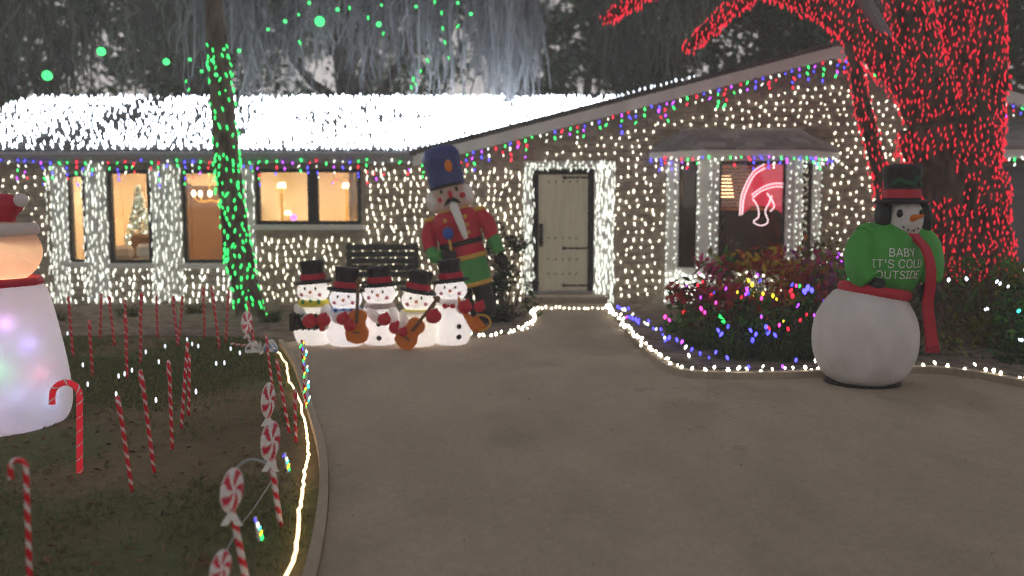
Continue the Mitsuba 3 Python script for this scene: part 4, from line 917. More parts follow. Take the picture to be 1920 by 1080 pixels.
# band of five snowmen
def hatted(x, y, hz, label, scarf, lean, hat_h=.26, bz=.60, sc=1.0):
    XF.append(XF[-1] @ mat4((x, y, 0.04), s=sc))
    s = thing('band_snowman', label, 'inflatable snowman', 'band of five snowmen at the bed edge')
    part(s, 'body', lathe(curve([(.13, 0), (.19, .02), (.235, .14), (.24, .26), (.20, .40), (.14, hz - .13), (.08, hz - .10)], 22), 28), 'glow_snow', True)
    part(s, 'head', ell((0, -.02, hz), (.185, .17, .145), 26, 16), 'glow_snow', True)
    part(s, 'scarf', torus((0, -.01, hz - .14), .135, .045), scarf, True)
    h = part(s, 'hat', moved(lathe(curve([(.13, 0), (.14, .03), (.125, .12), (.135, hat_h - .02), (.11, hat_h), (.01, hat_h + .005)], 16), 24), (0, 0, hz + .10), ry=lean), 'black_fabric', True)
    part(h, 'brim', moved(lathe([(.08, 0), (.21, .0), (.22, .012), (.21, .025), (.08, .03)], 24), (0, 0, hz + .09), ry=lean), 'black_fabric', 40)
    part(h, 'band', moved(lathe([(.140, .03), (.147, .035), (.140, .095), (.132, .10)], 24), (0, 0, hz + .10), ry=lean), 'red_fabric', 40)
    for dx in (-.06, .06): part(s, 'eye', ell((dx, -.178, hz + .04), (.013, .01, .018), 8, 6), 'plain_black', True)
    part(s, 'nose', tube([(0, -.175, hz), (.005, -.22, hz), (.012, -.26, hz + .005)], (.02, .014, .003), 8), 'plain_orange', True)
    for dx in (-.10, .10): part(s, 'cheek', ell((dx, -.158, hz - .03), (.025, .012, .022), 8, 6), 'plain_pink', True)
    part(s, 'mouth', smile((0, -.172, hz - .055), [(-.04, .004, .012), (-.02, 0, .0), (0, 0, -.004), (.02, 0, 0), (.04, .004, .012)], .006), 'plain_black', True)
    glow(s, (0, -.01, hz), .085, np.array([1, .96, .92]) * EM_INF * 1.3); glow(s, (0, 0, .22), .12, np.array([1, .96, .93]) * EM_INF * 1.1)
    XF.pop()
    return s
mat('plain_pink', (.7, .2, .28), .6)
def mitten(s, x, y, z, r=.07): part(s, 'mitten', cat(ell((x, y, z), (r * 1.1, r, r), 14, 10), ell((x + .03, y - .03, z + r * .8), (.025, .025, .035), 8, 6)), 'plain_red', True)
def arm(s, a, b): part(s, 'arm', tube(curve([a, ((a[0] + b[0]) / 2, (a[1] + b[1]) / 2 - .05, (a[2] + b[2]) / 2 - .03), b], 8), .055, 12), 'glow_snow', True)
XF.append(mat4((0, -.27, -.02)))
BX = [(-2.28, 10.42), (-1.89, 10.32), (-1.52, 10.42), (-1.07, 10.30), (-.70, 10.42)]
s1 = hatted(*BX[0], .615, 'leftmost band snowman, in a yellow check scarf', 'yellow_scarf', -4, .25)
s2 = hatted(*BX[1], .535, 'second band snowman from the left, in a blue checked scarf', 'lightblue_scarf', 5)
s3 = hatted(*BX[2], .58, 'middle band snowman, with grey scarf and dark buttons', 'grey_scarf', -3, .22)
s4 = hatted(*BX[3], .52, 'fourth band snowman from the left, head bent over its orange guitar', 'yellow_scarf', 10, .24)
s5 = hatted(*BX[4], .63, 'rightmost band snowman, with red bow tie, blowing an orange horn', 'glow_snow', -6, .25)
for i in range(3):
    part(s1, 'scarf_check', ell((BX[0][0] - .09 + .09 * i, 10.42 - .165, .545), (.022, .02, .03), 8, 6), 'plain_green', True)
    part(s2, 'scarf_check', ell((BX[1][0] - .09 + .09 * i, 10.32 - .165, .455), (.022, .02, .03), 8, 6), 'plain_blue', True)
def thing_parts(name, label, cat_, *ps):
    k = thing(name, label, cat_)
    for n_, m_, mt, sm in ps: part(k, n_, m_, mt, sm)
    return k
thing_parts('accordion', 'black accordion held by the leftmost band snowman', 'accordion',
            ('bellows', cat(*[box(-2.40 + .032 * i, -2.375 + .032 * i, 10.02, 10.14, .25 + .01 * (i % 2), .43 - .01 * (i % 2), .006) for i in range(8)]), 'plain_black', False),
            ('case', box(-2.47, -2.41, 10.01, 10.15, .24, .44, .015), 'plain_black', False), ('case', box(-2.14, -2.08, 10.01, 10.15, .24, .44, .015), 'plain_red', False),
            ('keyboard', box(-2.075, -2.05, 10.0, 10.14, .26, .42, .006), 'plain_white', False))
for x, z in ((-2.23, .36), (-2.08, .37)): mitten(s1, x, 9.97, z, .075)
arm(s1, (-2.13, 10.36, .47), (-2.08, 10.0, .38)); arm(s1, (-2.45, 10.38, .47), (-2.25, 10.0, .37))
cel = Polygon(curve([(-.10, 0), (-.125, .10), (-.085, .19), (-.10, .28), (-.05, .34), (.05, .34), (.10, .28), (.085, .19), (.125, .10), (.10, 0), (0, -.03), (-.10, 0)], 60)).buffer(0)
def viol(scale, loc, ry, rz=0):
    m = lambda q: moved(q, loc, ry=ry, rz=rz, s=scale)
    return (('body', m(extrude_xz(cel, -.04, .04)), 'plain_orange', 40), ('neck', m(box(-.017, .017, -.062, -.041, .2, .62, .004)), 'brown_wood', False), ('head', m(cat(ell((0, -.05, .65), (.035, .025, .04), 10, 8), box(-.05, .05, -.06, -.045, .63, .64))), 'brown_wood', False), ('bridge', m(box(-.035, .035, -.066, -.0405, .09, .105)), 'brown_wood', False))
thing_parts('cello', 'orange cello standing between the second and middle band snowmen', 'cello', *viol(1.02, (-1.73, 10.06, .13), 3))
mitten(s2, -2.0 + .13, 10.02, .38); mitten(s2, -1.79, 9.96, .31, .06); arm(s2, (-1.80, 10.22, .42), (-1.79, 10.0, .32)); arm(s2, (-2.02, 10.26, .42), (-1.88, 10.05, .38))
mitten(s3, -1.42, 10.06, .37); mitten(s3, -1.30, 10.08, .27); arm(s3, (-1.36, 10.32, .44), (-1.30, 10.12, .28)); arm(s3, (-1.62, 10.3, .44), (-1.43, 10.1, .37))
for z in (.30, .14): part(s3, 'button', ell((-1.50, 10.42 - .242, z), (.03, .02, .03), 10, 8), 'plain_black', True)
thing_parts('guitar', 'orange guitar held slanting by the fourth band snowman', 'guitar', *viol(1.0, (-1.22, 9.98, .10), 38, 0))
mitten(s4, -.86, 9.93, .42, .08); mitten(s4, -1.2, 9.9, .25, .05); arm(s4, (-.93, 10.22, .40), (-.87, 9.97, .42)); arm(s4, (-1.2, 10.22, .40), (-1.2, 9.95, .26))
hp = curve([(-.60, 10.18, .60), (-.56, 10.06, .50), (-.47, 10.0, .38), (-.40, 10.0, .30), (-.34, 10.02, .34)], 20)
thing_parts('horn', 'curved orange horn played by the rightmost band snowman', 'horn', ('tube', tube(hp, np.interp(np.linspace(0, 1, 20), [0, .4, .8, 1], [.014, .035, .07, .10]), 14), 'plain_orange', True), ('bell', torus(tuple(hp[-1]), .10, .012, rx=50), 'plain_gold', True))
mitten(s5, -.52, 9.97, .52, .075); mitten(s5, -.36, 9.98, .52, .06); arm(s5, (-.60, 10.3, .50), (-.52, 10.0, .51))
part(s5, 'bow_tie', cat(ell((-.755, 10.25, .50), (.035, .02, .035), 10, 8), ell((-.675, 10.25, .50), (.035, .02, .035), 10, 8), ell((-.715, 10.245, .50), (.015, .02, .015), 8, 6)), 'plain_red', True)
for z in (.27, .15): part(s5, 'button', ell((-.60, 10.42 - .215, z), (.03, .02, .03), 10, 8), 'plain_black', True)

XF.pop()
# bench behind the band
b = thing('garden_bench', 'dark slatted garden bench against the lit brick behind the snowman band', 'bench')
for j in range(5): part(b, 'slat', box(-2.60, -1.46, 13.86, 13.885, .50 + .105 * j, .585 + .105 * j, .008), 'foam_bench')
for j in range(4): part(b, 'seat_slat', box(-2.58, -1.48, 13.42 + .105 * j, 13.51 + .105 * j, .42, .445, .008), 'foam_bench')
for x in (-2.58, -1.53):
    part(b, 'leg', box(x, x + .05, 13.43, 13.48, .0, .62, .006), 'foam_bench'); part(b, 'leg', box(x, x + .05, 13.89, 13.94, 0, 1.04, .006), 'foam_bench'); part(b, 'armrest', box(x - .01, x + .06, 13.40, 13.89, .62, .65, .008), 'foam_bench')

# ------------------------------------------------------------------ candy canes and lollipops on stakes
def striped(path, r, pitch=.075, n=12, rot=0.0, bright=1.0, width=.5):
    path = np.asarray(path, float); s_ = np.r_[0, np.cumsum(np.linalg.norm(np.diff(path, axis=0), axis=1))]
    L_ = s_[-1]; q = np.linspace(0, L_, max(12, int(L_ / .009)))
    p = np.stack([np.interp(q, s_, path[:, k_]) for k_ in range(3)], 1)
    v, f = tube(p, r, n); a = np.tile(np.arange(n) * 2 * np.pi / n, len(p)); ss = np.repeat(q, n)
    ph = np.mod(ss / pitch + a / (2 * np.pi), 1.0)
    red = (ph < width)[:, None]
    c = np.where(red, np.array([.66, .015, .03]) * bright, np.array([.74, .70, .68]) * bright)
    return (v, f), np.vstack([c, c[:1], c[-1:]])


def tube_helix(base, arc, top, u, r):
    p = curve(np.vstack([base, (base + top) / 2, top, arc[1:], arc[-1] - u * .05]), 260); pp, t_, N_, B_ = frames(p)
    s_ = np.r_[0, np.cumsum(np.linalg.norm(np.diff(p, axis=0), axis=1))] / .085 * 2 * np.pi
    return tube(p + r * .9 * (np.cos(s_)[:, None] * N_ + np.sin(s_)[:, None] * B_), .005, 5)


def cane(base, top, face, label, group=None, r=.016, hook=.07, emit=None, width=.62):
    """base point on the ground, top of the shaft; the hook turns towards angle `face` (degrees from +x)"""
    base, top = np.array([*base, 0.0]), np.array(top); u = top - base; L_ = np.linalg.norm(u); u /= L_
    d = np.array([math.cos(math.radians(face)), math.sin(math.radians(face)), 0])
    t = np.linspace(0, np.pi, 14)
    arc = top + hook * np.outer(1 - np.cos(t), d) + hook * np.outer(np.sin(t), u)
    path = np.vstack([base, top, arc[1:], arc[-1] - u * .05])
    k = thing('candy_cane', label, 'candy cane', group)
    m_, c_ = striped(path, r, width=width)
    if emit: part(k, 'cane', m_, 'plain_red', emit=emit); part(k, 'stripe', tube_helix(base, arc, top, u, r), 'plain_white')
    else: part(k, 'cane', m_, 'cane_vc', True, color=c_)
    part(k, 'stake', tube([base - [0, 0, .06], base + u * .03], .006, 6), 'grey_plastic')
    return k


ordn = ['first', 'second', 'third', 'fourth', 'fifth', 'sixth', 'seventh', 'eighth', 'ninth', 'tenth', 'eleventh', 'twelfth', 'thirteenth', 'fourteenth']
far = FARCANES
for i, (bx, by, tx, ty, tz) in enumerate(far):
    cane((bx, by), (tx, ty, tz), math.degrees(math.atan2(by, bx)) + RNG.uniform(-7, 7), f'striped candy cane stake, {ordn[i]} from the left in the far row by the bed', 'far row of candy canes', .0135, .05, width=.86)
mid = MIDCANES
for i, (bx, by, tx, ty, tz) in enumerate(mid):
    cane((bx, by), (tx, ty, tz), math.degrees(math.atan2(by, bx)) + RNG.uniform(-7, 7), f'striped candy cane stake, {ordn[i]} from the left of those spread over the lawn', 'candy canes spread over the lawn', .0115, .05, width=.76)
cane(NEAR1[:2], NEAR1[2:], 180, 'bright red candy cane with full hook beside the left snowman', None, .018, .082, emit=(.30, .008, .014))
cane(NEAR2[:2], NEAR2[2:], 180, 'dull striped candy cane in the lower left corner', None, .011, .03, width=.66)
for i, (bx, by, tx, ty, tz) in enumerate(EDGECANES):
    cane((bx, by), (tx, ty, tz), math.degrees(math.atan2(by, bx)) + RNG.uniform(-9, 9), f'thin candy cane along the lawn edge, {ordn[i]} from the front', 'candy canes along the lawn edge', .0105, .045, width=.74)


def lollipop(base, c, R, turn, label, stick_r=.014):
    k = thing('lollipop_stake', label, 'lollipop decoration', 'lollipop stakes along the lawn edge')
    n, m_ = 48, 10; V, F, Cc = [], [], []
    rr = np.linspace(0, 1, m_); zz = .22 * np.sqrt(np.maximum(0, 1 - rr ** 2.6)) * .5
    for sgn in (-1, 1):
        o = len(V)
        for r_, z_ in zip(rr, zz):
            for j in range(n):
                a_ = 2 * np.pi * j / n
                V.append((R * r_ * math.cos(a_), sgn * R * z_, R * r_ * math.sin(a_)))
                Cc.append((.55, .012, .05) if math.fmod(a_ * 5 / (2 * math.pi) + r_ * .55 + 5, 1) < .5 and r_ > .12 and r_ < .95 else (.78, .75, .76))
        for i in range(m_ - 1):
            for j in range(n):
                q = [o + i * n + j, o + i * n + (j + 1) % n, o + (i + 1) * n + (j + 1) % n, o + (i + 1) * n + j]
                F.append(q if sgn < 0 else q[::-1])
    v, f = moved((np.array(V), np.array(F)), c, rz=turn)
    part(k, 'candy', (v, f), 'cane_vc', True, color=np.array(Cc))
    b_ = np.array([*base, 0.0]); t_ = np.array(c) - np.array([0, 0, R])
    m2, c2 = striped(np.array([b_, b_ + (t_ - b_) * .5, t_]), stick_r)
    part(k, 'stick', m2, 'cane_vc', True, color=c2)
    part(k, 'wrapper', cat(*[ribbon(np.array([t_ + [0, -.012, .0], t_ + [.03 * q_, -.02, -.05]]), .03, [[1, 0, 0]], .003) for q_ in (-1, 1)]), 'plain_white')


for args in LOLLIES: lollipop(*args)
k = thing('candy_cane', 'fallen striped candy cane lying flat by the trunk foot', 'candy cane')
m_, c_ = striped(curve(FALLEN, 20), .018); part(k, 'cane', m_, 'cane_vc', True, color=c_)
# white starry lights in the lawn
for i, (x, y) in enumerate(sorted(LAWN, key=lambda q: q[0] / q[1])):
    k = thing('lawn_light', f'small white light on a stake in the lawn, {NTH[i]} from the left', 'lawn light', 'white lights dotted over the lawn')
    part(k, 'stake', tube([(x, y, -.04), (x, y, .07)], .004, 5), 'wire_mat')
    part(k, 'bulb', ell((x, y, .09), (.010, .010, .024), 8, 8), 'bulb_mat', emit=np.array([.85, .92, 1.0]) * 1.6, weight=.08)
# stake with a twisted strand of coloured lights, white bow, cable hoop, cord
def wrapped_stake(name, label, a, b, em):
    a, b = np.array(a), np.array(b); k = thing(name, label, 'light stake')
    part(k, 'stake', tube([a - [0, 0, .04], b], .008, 6), 'white_wire')
    n = max(6, int(np.linalg.norm(b - a) / .024)); t = np.linspace(.05, 1, n); p = a + np.outer(t, b - a) + .018 * np.column_stack([np.cos(t * 30), np.sin(t * 30), 0 * t])
    cmap = (BLUE, GREEN, YELLOW, BLUE, WHITE)
    for i, w in enumerate(('blue', 'green', 'yellow', 'cyan', 'white')):
        part(k, w + '_bulbs', bulbs(p[i::5], .008, .03), 'bulb_mat', emit=(CYAN if w == 'cyan' else cmap[i]) * em, weight=.06, kind='stuff')
for i, (a, b) in enumerate(STAKES): wrapped_stake('light_stake', ('tall stake of blue and green lights at the lawn corner', 'short stake of blue and violet lights among the lollipops', 'low stake with blue lights under the cable')[i], a, b, 2.2)
k = thing('cable_hoop', 'grey hoop of bent tube over the front lollipops', 'hoop'); part(k, 'tube', tube(curve(HOOP, 24), .009, 8), 'grey_plastic', True)
k = thing('extension_cord', 'grey white cord running slantwise across the front lawn', 'cord'); part(k, 'cable', tube(curve(CORD, 40), .005, 6), 'grey_plastic', True)
bp = np.array(BOW)
k = thing('ribbon_bow', 'crumpled white and silver ribbon bows on the lawn edge', 'bow')
for i in range(9):
    a_ = i * 2.4; part(k, 'loop', ribbon(curve([bp, bp + [.10 * math.cos(a_), .08 * math.sin(a_), .06 + .02 * (i % 3)], bp + [.17 * math.cos(a_), .12 * math.sin(a_), .0 + .03 * (i % 2)], bp + [.06 * math.cos(a_ + .5), .06 * math.sin(a_ + .5), .0]], 14), .035, [[0, .3, 1]], .003), 'plain_white' if i % 3 else 'lightblue_scarf')

# ------------------------------------------------------------------ trees
def strips(p0, length, width, rng, segs=5, sway=.06):
    """thin hanging ribbons from p0 (n,3), two-sided leaf sheets"""
    n = len(p0); a = rng.uniform(0, np.pi, n); s = np.stack([np.cos(a), np.sin(a), a * 0], 1)
    t = np.linspace(0, 1, segs + 1); V = []
    off = np.cumsum(rng.normal(0, sway / math.sqrt(segs), (n, segs + 1, 2)), 1)
    for i, u in enumerate(t):
        c = p0 + np.column_stack([off[:, i], -length * u]); w = (width * (1 - .75 * u))[:, None]
        V += [c + s * w / 2, c - s * w / 2]
    V = np.stack(V, 1).reshape(-1, 3); k = np.arange(n)[:, None] * 2 * (segs + 1) + np.arange(segs)[None] * 2
    k = k.ravel(); return V, np.concatenate([np.stack([k, k + 1, k + 3], 1), np.stack([k, k + 3, k + 2], 1)])


def moss_clump(c, n, spread, lmin, lmax, rng):
    p = np.array(c) + rng.normal(0, 1, (n, 3)) * np.array([spread, spread, .12])
    L_ = rng.uniform(lmin, lmax, n) * np.exp(-.5 * ((p[:, 0] - c[0]) ** 2 + (p[:, 1] - c[1]) ** 2) / (spread * 1.4) ** 2)
    return p, L_


def limb(p0, p1, bend, rng, n=9):
    p0, p1 = np.array(p0, float), np.array(p1, float); d = np.linalg.norm(p1 - p0)
    m1, m2 = p0 + (p1 - p0) * .33 + rng.normal(0, bend * d, 3), p0 + (p1 - p0) * .66 + rng.normal(0, bend * d, 3)
    return curve([p0, m1, m2, p1], n)


GREENS = np.array([[.055, .14, .045], [.045, .12, .04], [.08, .15, .045], [.06, .12, .05]])


def oak(name, label, x, y, h, R, rng, trunk_r=.3, z_low=3.0, clumps=55, leaves=110, size=.13, moss=(), moss_n=70, moss_c=(.15, .17, .13), col=1.0, group='trees behind the house', reach=None, trunk_lines=None, crown_c=None):
    k = thing(name, label, 'tree', group)
    lines = trunk_lines or [curve([(x, y, -.1), (x + rng.normal(0, .15), y, h * .25), (x + rng.normal(0, .3), y + rng.normal(0, .2), h * .5), (x + rng.normal(0, .5), y, h * .8)], 12)]
    if not trunk_lines:
        part(k, 'trunk', tube(lines[0], np.linspace(trunk_r * 1.25, trunk_r * .35, 12), 10), 'bark_mat', 30)
    cc = np.array(crown_c or (x, y, (z_low + h) / 2)); rad = np.array([R, R * .8, (h - z_low) / 2])
    C_, M_ = [], []
    for i in range(9):
        a = rng.uniform(0, 6.283); e = rng.uniform(-.5, .9)
        tip = cc + rad * .8 * np.array([math.cos(a) * math.cos(e), math.sin(a) * math.cos(e), math.sin(e)])
        st_ = lines[0][min(len(lines[0]) - 1, int(len(lines[0]) * rng.uniform(.35, .95)))]
        l_ = limb(st_, tip, .06, rng); C_.append(l_)
    for q in reach or []:
        C_.append(limb(lines[0][int(len(lines[0]) * .6)], q, .04, rng))
    part(k, 'limbs', cat(*[tube(l_, np.linspace(trunk_r * .38, trunk_r * .07, len(l_)), 6) for l_ in C_]), 'bark_mat', 30, kind='stuff')
    cen = []
    for i in range(clumps):
        if rng.random() < .55:
            l_ = C_[rng.integers(len(C_))]; cen.append(l_[rng.integers(4, len(l_))] + rng.normal(0, .45, 3))
        else:
            d = rng.standard_normal(3); d /= np.linalg.norm(d); cen.append(cc + rad * d * rng.uniform(.35, 1) ** .5)
    cen = np.array(cen); n = clumps * leaves
    p = np.repeat(cen, leaves, 0) + rng.standard_normal((n, 3)) * np.repeat(rng.uniform(.3, .75, clumps), leaves)[:, None] * np.array([1, 1, .6])
    tone = np.repeat(rng.uniform(.55, 1.5, clumps), leaves)[:, None] * rng.uniform(.7, 1.3, (n, 1)) * col
    c = GREENS[rng.integers(len(GREENS), size=n)] * tone
    part(k, 'crown', leaf_quads(p, rng.uniform(.6, 1.3, n) * size, rng, .5, (1, (0, 0, .35))), 'leaf_mat', color=np.repeat(c, 4, 0), kind='stuff')
    P, Ls = [], []
    for (mx, my, mz, sp, l0, l1) in moss:
        a_, b_ = moss_clump((mx, my, mz), moss_n, sp, l0, l1, rng); P.append(a_); Ls.append(b_)
    if P:
        P, Ls = np.vstack(P), np.concatenate(Ls)
        v, f = strips(P, Ls, rng.uniform(.03, .11, len(P)), rng, 6, .22)
        c = np.array(moss_c) * np.repeat(rng.uniform(.6, 1.3, (len(P), 1)), 14, 0)
        part(k, 'hanging_moss', (v, f), 'moss_mat', color=c, kind='stuff')
    return k


rg = np.random.default_rng(11)
def mossrow(x0, x1, y0, y1, z0, z1, n, l0, l1, sp=.30):
    return [(rg.uniform(x0, x1), rg.uniform(y0, y1), rg.uniform(z0, z1), rg.uniform(.6, 1.3) * sp, l0, l1) for _ in range(n)]
oak('mossy_oak', 'mossy live oak behind the far left of the roof', -8.5, 23.5, 12, 4.5, rg, .4, 4.2, moss=mossrow(-11.5, -6.2, 18.5, 22, 5.6, 7.4, 9, 1.0, 2.8, .2), reach=[(-10.5, 19.5, 7.4), (-7.5, 19, 7.2)])
oak('mossy_oak', 'mossy live oak behind the roof above the chandelier window', -4.2, 24, 12.5, 4.2, rg, .38, 4.6, moss_c=(.27, .29, .29), moss=mossrow(-6.4, -3.2, 17.5, 20, 5.8, 7.4, 8, 1.2, 3.0, .16), reach=[(-5.5, 19.5, 7.4), (-2.8, 19.5, 7.6)])
oak('mossy_oak', 'mossy live oak draped with the longest moss above the middle of the roof', .4, 24.2, 12, 4.0, rg, .36, 5.0, moss_c=(.36, .38, .40), clumps=40, moss=mossrow(-3.3, .2, 17.5, 20, 6.2, 7.6, 11, 1.5, 3.4, .16) + mossrow(-.3, .9, 17.5, 19, 6.8, 8.0, 7, 2.6, 4.2, .18), reach=[(-1.3, 19, 7.6), (.4, 18, 7.8)])
oak('mossy_oak', 'live oak behind the left slope of the gable with a grey veil of moss', 4.6, 24.5, 12.5, 4.6, rg, .36, 4.0, clumps=75, moss=mossrow(2.2, 4.2, 18.5, 22, 6.5, 8.0, 9, 1.2, 3.0, .22), reach=[(3.0, 19.5, 7.8)], col=.9)
oak('mossy_oak', 'dark live oak behind the gable peak', 9.5, 25.5, 13, 5.2, rg, .42, 3.6, clumps=85, col=.8, moss=mossrow(8, 13, 21, 24, 7, 9, 8, 1, 2.5, .25))
oak('mossy_oak', 'dark live oak behind the far right roof end', 15.5, 25, 12, 5.0, rg, .4, 3.4, clumps=75, col=.8)
oak('mossy_oak', 'live oak beyond the far left end of the house', -14.5, 24.5, 12, 5.0, rg, .4, 3.5, clumps=60, moss=mossrow(-16, -12, 20, 23, 6.5, 8, 9, 1, 2.8, .3))
for i, (x, y, h, R, lab) in enumerate([(-19, 34, 13, 5.5, 'woodland tree in the back row, far left'), (-13, 36, 13, 4.6, 'woodland tree in the back row behind the left oak'), (3.2, 37, 12, 4.2, 'woodland tree in the back row behind the roof middle'),
                                       (7.5, 36, 13, 5.5, 'woodland tree in the back row behind the gable slope'), (15, 35, 13, 6, 'woodland tree in the back row behind the red-lit oak'), (23, 34, 13, 6, 'woodland tree in the back row, far right'), (-20, 27, 12, 5.6, 'woodland tree at the left edge beyond the roof end'), (19.5, 27, 12, 5.6, 'woodland tree at the right edge behind the garage'), (-7.5, 46, 14, 5, 'tall pale woodland tree farthest back')]):
    oak('woodland_tree', lab, x, y, h, R, rg, .32, 3.0, clumps=60, leaves=100, size=.19, col=(.85, 1.0, 1.1)[i % 3], group='back row of woodland trees')

# the trunk wrapped in green lights
k = thing('slender_tree', 'leaning slender trunk wrapped in green lights in front of the windows', 'tree')
gt = curve([q[:3] for q in GREEN_TRUNK], 40); gr_ = np.interp(np.linspace(0, 1, 40), np.linspace(0, 1, len(GREEN_TRUNK)), [q[3] for q in GREEN_TRUNK])
gr_ = gr_ * (1 + .06 * np.sin(np.arange(40) * 1.7))
up_ = np.array([gt[-1] + [(-.1, 0, 0), (-.3, .1, 1.2), (-.2, .2, 2.6)][i] for i in (1, 2)])
full = np.vstack([gt, up_]); fr = np.r_[gr_, .09, .05]
part(k, 'trunk', tube(full, fr, 14), 'bark_mat', 40)
bl = [limb(full[-4], q, .05, rg) for q in ((-7.2, 12.8, 6.6), (-2.0, 12.9, 6.8), (-1.0, 13.2, 7.0), (-5.6, 12.2, 7.5), (-3.0, 12.3, 8.0))]
part(k, 'limbs', cat(*[tube(l_, np.linspace(.07, .015, len(l_)), 6) for l_ in bl]), 'bark_mat', 30, kind='stuff')
cen = np.vstack([l_[4:] for l_ in bl]); p = np.repeat(cen, 90, 0) + rg.normal(0, .38, (len(cen) * 90, 3)) + [0, 0, .25]; p = p[p[:, 2] > 5.6]
part(k, 'crown', leaf_quads(p, rg.uniform(.03, .06, len(p)), rg, .5), 'leaf_mat', color=np.repeat(GREENS[rg.integers(4, size=len(p))], 4, 0), kind='stuff')


def wrap(path, rad, step_t, step_a, rng, zmax=99, out=.012):
    path = np.asarray(path); s_ = np.r_[0, np.cumsum(np.linalg.norm(np.diff(path, axis=0), axis=1))]; P, a0 = [], 0
    pp, t_, N_, B_ = frames(path)
    for s in np.arange(0, s_[-1], step_t):
        c = np.array([np.interp(s, s_, path[:, i]) for i in range(3)]); r_ = np.interp(s, s_, rad) + out
        i = min(np.searchsorted(s_, s), len(path) - 1)
        n = max(3, int(2 * np.pi * r_ / step_a)); a = np.arange(n) * 2 * np.pi / n + rng.uniform(0, 6.28)
        P.append(c + r_ * (np.cos(a)[:, None] * N_[i] + np.sin(a)[:, None] * B_[i]))
    P = np.vstack(P) + rng.normal(0, .014, (sum(len(q) for q in P), 3)) * [1, .3, 1.4]
    return P[P[:, 2] < zmax]


spiral = np.array([gt[i // 6 % 40] for i in range(0)])
P = wrap(gt, gr_, .085, .10, rg, 3.95); P = P[rg.random(len(P)) < np.where(P[:, 2] > 2.5, .38, .5)]
light_string('trunk_lights', 'green string lights wound round the slender trunk', P, GREEN * EM_GREEN, .014, .07, wires=[wrap(gt, gr_, .25, .25, rg, 3.9, .004)[::1][:60]] if False else None)
count = {'big': 0, 'small': 0}
for x, y, z, r_ in sorted(GREENBALLS, key=lambda q: q[0]):
    sz = 'big' if r_ > .05 else 'small'
    kk = thing('hanging_globe_light', f'{sz} glowing green globe hanging before the dark oaks, {NTH[count[sz]]} {sz} one from the left', 'globe light', sz + ' green globe lights hanging over the roof'); count[sz] += 1
    part(kk, 'globe', ell((x, y, z), r_ * .85, 14, 10), 'bulb_mat', emit=np.array([.06, 1.0, .22]) * EM_GLOBE, weight=.25)
    part(kk, 'hanger', tube([(x, y, z + r_ * .8), (x, y, 6.0)], .003, 4), 'wire_mat')
light_string('twig_lights', 'green bulbs dangling on thin wires above the roof', GREEN_DROPS, GREEN * EM_GREEN, .013, .06, wires=[np.array([q, [q[0], q[1], 6.0]]) for q in GREEN_DROPS])

# the great oak wrapped in red lights
k = thing('red_lit_oak', 'massive many-limbed oak wrapped in red lights at the right', 'tree')
LP = []
def bumpy(v, pa, ra, i):
    c = pa[np.argmin(np.linalg.norm(v[:, None] - pa[None], axis=2), axis=1)]; d = v - c; d /= np.linalg.norm(d, axis=1, keepdims=True) + 1e-9
    return v + d * (meshkit.fbm(v * 2.2, 3, i)[:, None] - .5) * .22 * min(1, ra.mean() / .3)
for i, L_ in enumerate(RED_LIMBS):
    n = 26; pa = curve([q[:3] for q in L_], n); ra = np.interp(np.linspace(0, 1, n), np.linspace(0, 1, len(L_)), [q[3] for q in L_])
    ra = ra * (1 + .05 * np.sin(np.arange(n) * .9 + i))
    LP.append((pa, ra)); v, f = tube(pa, ra, 18)
    c0 = v.copy(); v = bumpy(v, pa, ra, i)
    part(k, 'trunk' if i == 0 else 'limb', (v, f), 'dark_bark', 60)
cen = np.vstack([LP[1][0][-3:] + [-.3, .2, .8], LP[2][0][-3:] + [0, .5, 1.2], LP[3][0][-3:] + [.8, .3, 1.2], [[7.8, 12, 7.2], [8.6, 11.5, 7], [3.2, 12, 7], [2, 12.2, 7.2], [5, 12.6, 8], [6.2, 11.8, 8]]])
p = np.repeat(cen, 260, 0) + rg.normal(0, .75, (len(cen) * 260, 3)); p = p[p[:, 2] > 5.4]
part(k, 'crown', leaf_quads(p, rg.uniform(.04, .08, len(p)), rg, .5), 'leaf_mat', color=np.repeat(GREENS[rg.integers(4, size=len(p))], 4, 0), kind='stuff')
names = ['thick lower trunk', 'great limb leaning left', 'middle upright limb', 'right upright limb', 'short inner limb', 'slim front stem behind the green snowman', 'thin branch reaching left at the top', 'thin outer branch tip at the top']
for i, (pa, ra) in enumerate(LP):
    P = wrap(pa, ra, .068 if ra.mean() > .11 else .05, .08 if ra.mean() > .11 else .06, rg, 5.2, .016); P = bumpy(P, pa, ra, i)
    ok = np.ones(len(P), bool)
    for j, (pb, rb_) in enumerate(LP):
        if j != i:
            D = P[:, None] - pb[None]; t_ = frames(pb)[1]; ax_ = (D * t_[None]).sum(2); rad_ = np.sqrt(np.maximum(0, (D ** 2).sum(2) - ax_ ** 2)); ok &= ~((np.abs(ax_) < .09) & (rad_ < rb_[None] - .05)).any(1)
    bare = np.linalg.norm((P - [5.33, 11.1, 1.98]) * [1.3, .5, .9], axis=1) < .25       # a patch of trunk left without lights
    P = P[ok & ~bare & (rg.random(len(P)) < .85) & (P[:, 2] > .7)]
    light_string('limb_lights', 'red string lights wrapped round the ' + names[i] + ' of the oak', P, RED * EM_RED, .0085, .055)
part(k, 'bare_limb', tube(curve(GREY_LIMB, 14), np.linspace(.13, .07, 14), 10), 'grey_bark', 30, label='pale bare limb without lights')
v, f = strips(*(lambda a_: (a_[0], a_[1]))(moss_clump((4.95, 12.1, 5.6), 60, .10, 1.0, 2.3, rg)), rg.uniform(.02, .05, 60), rg, 6, .08)
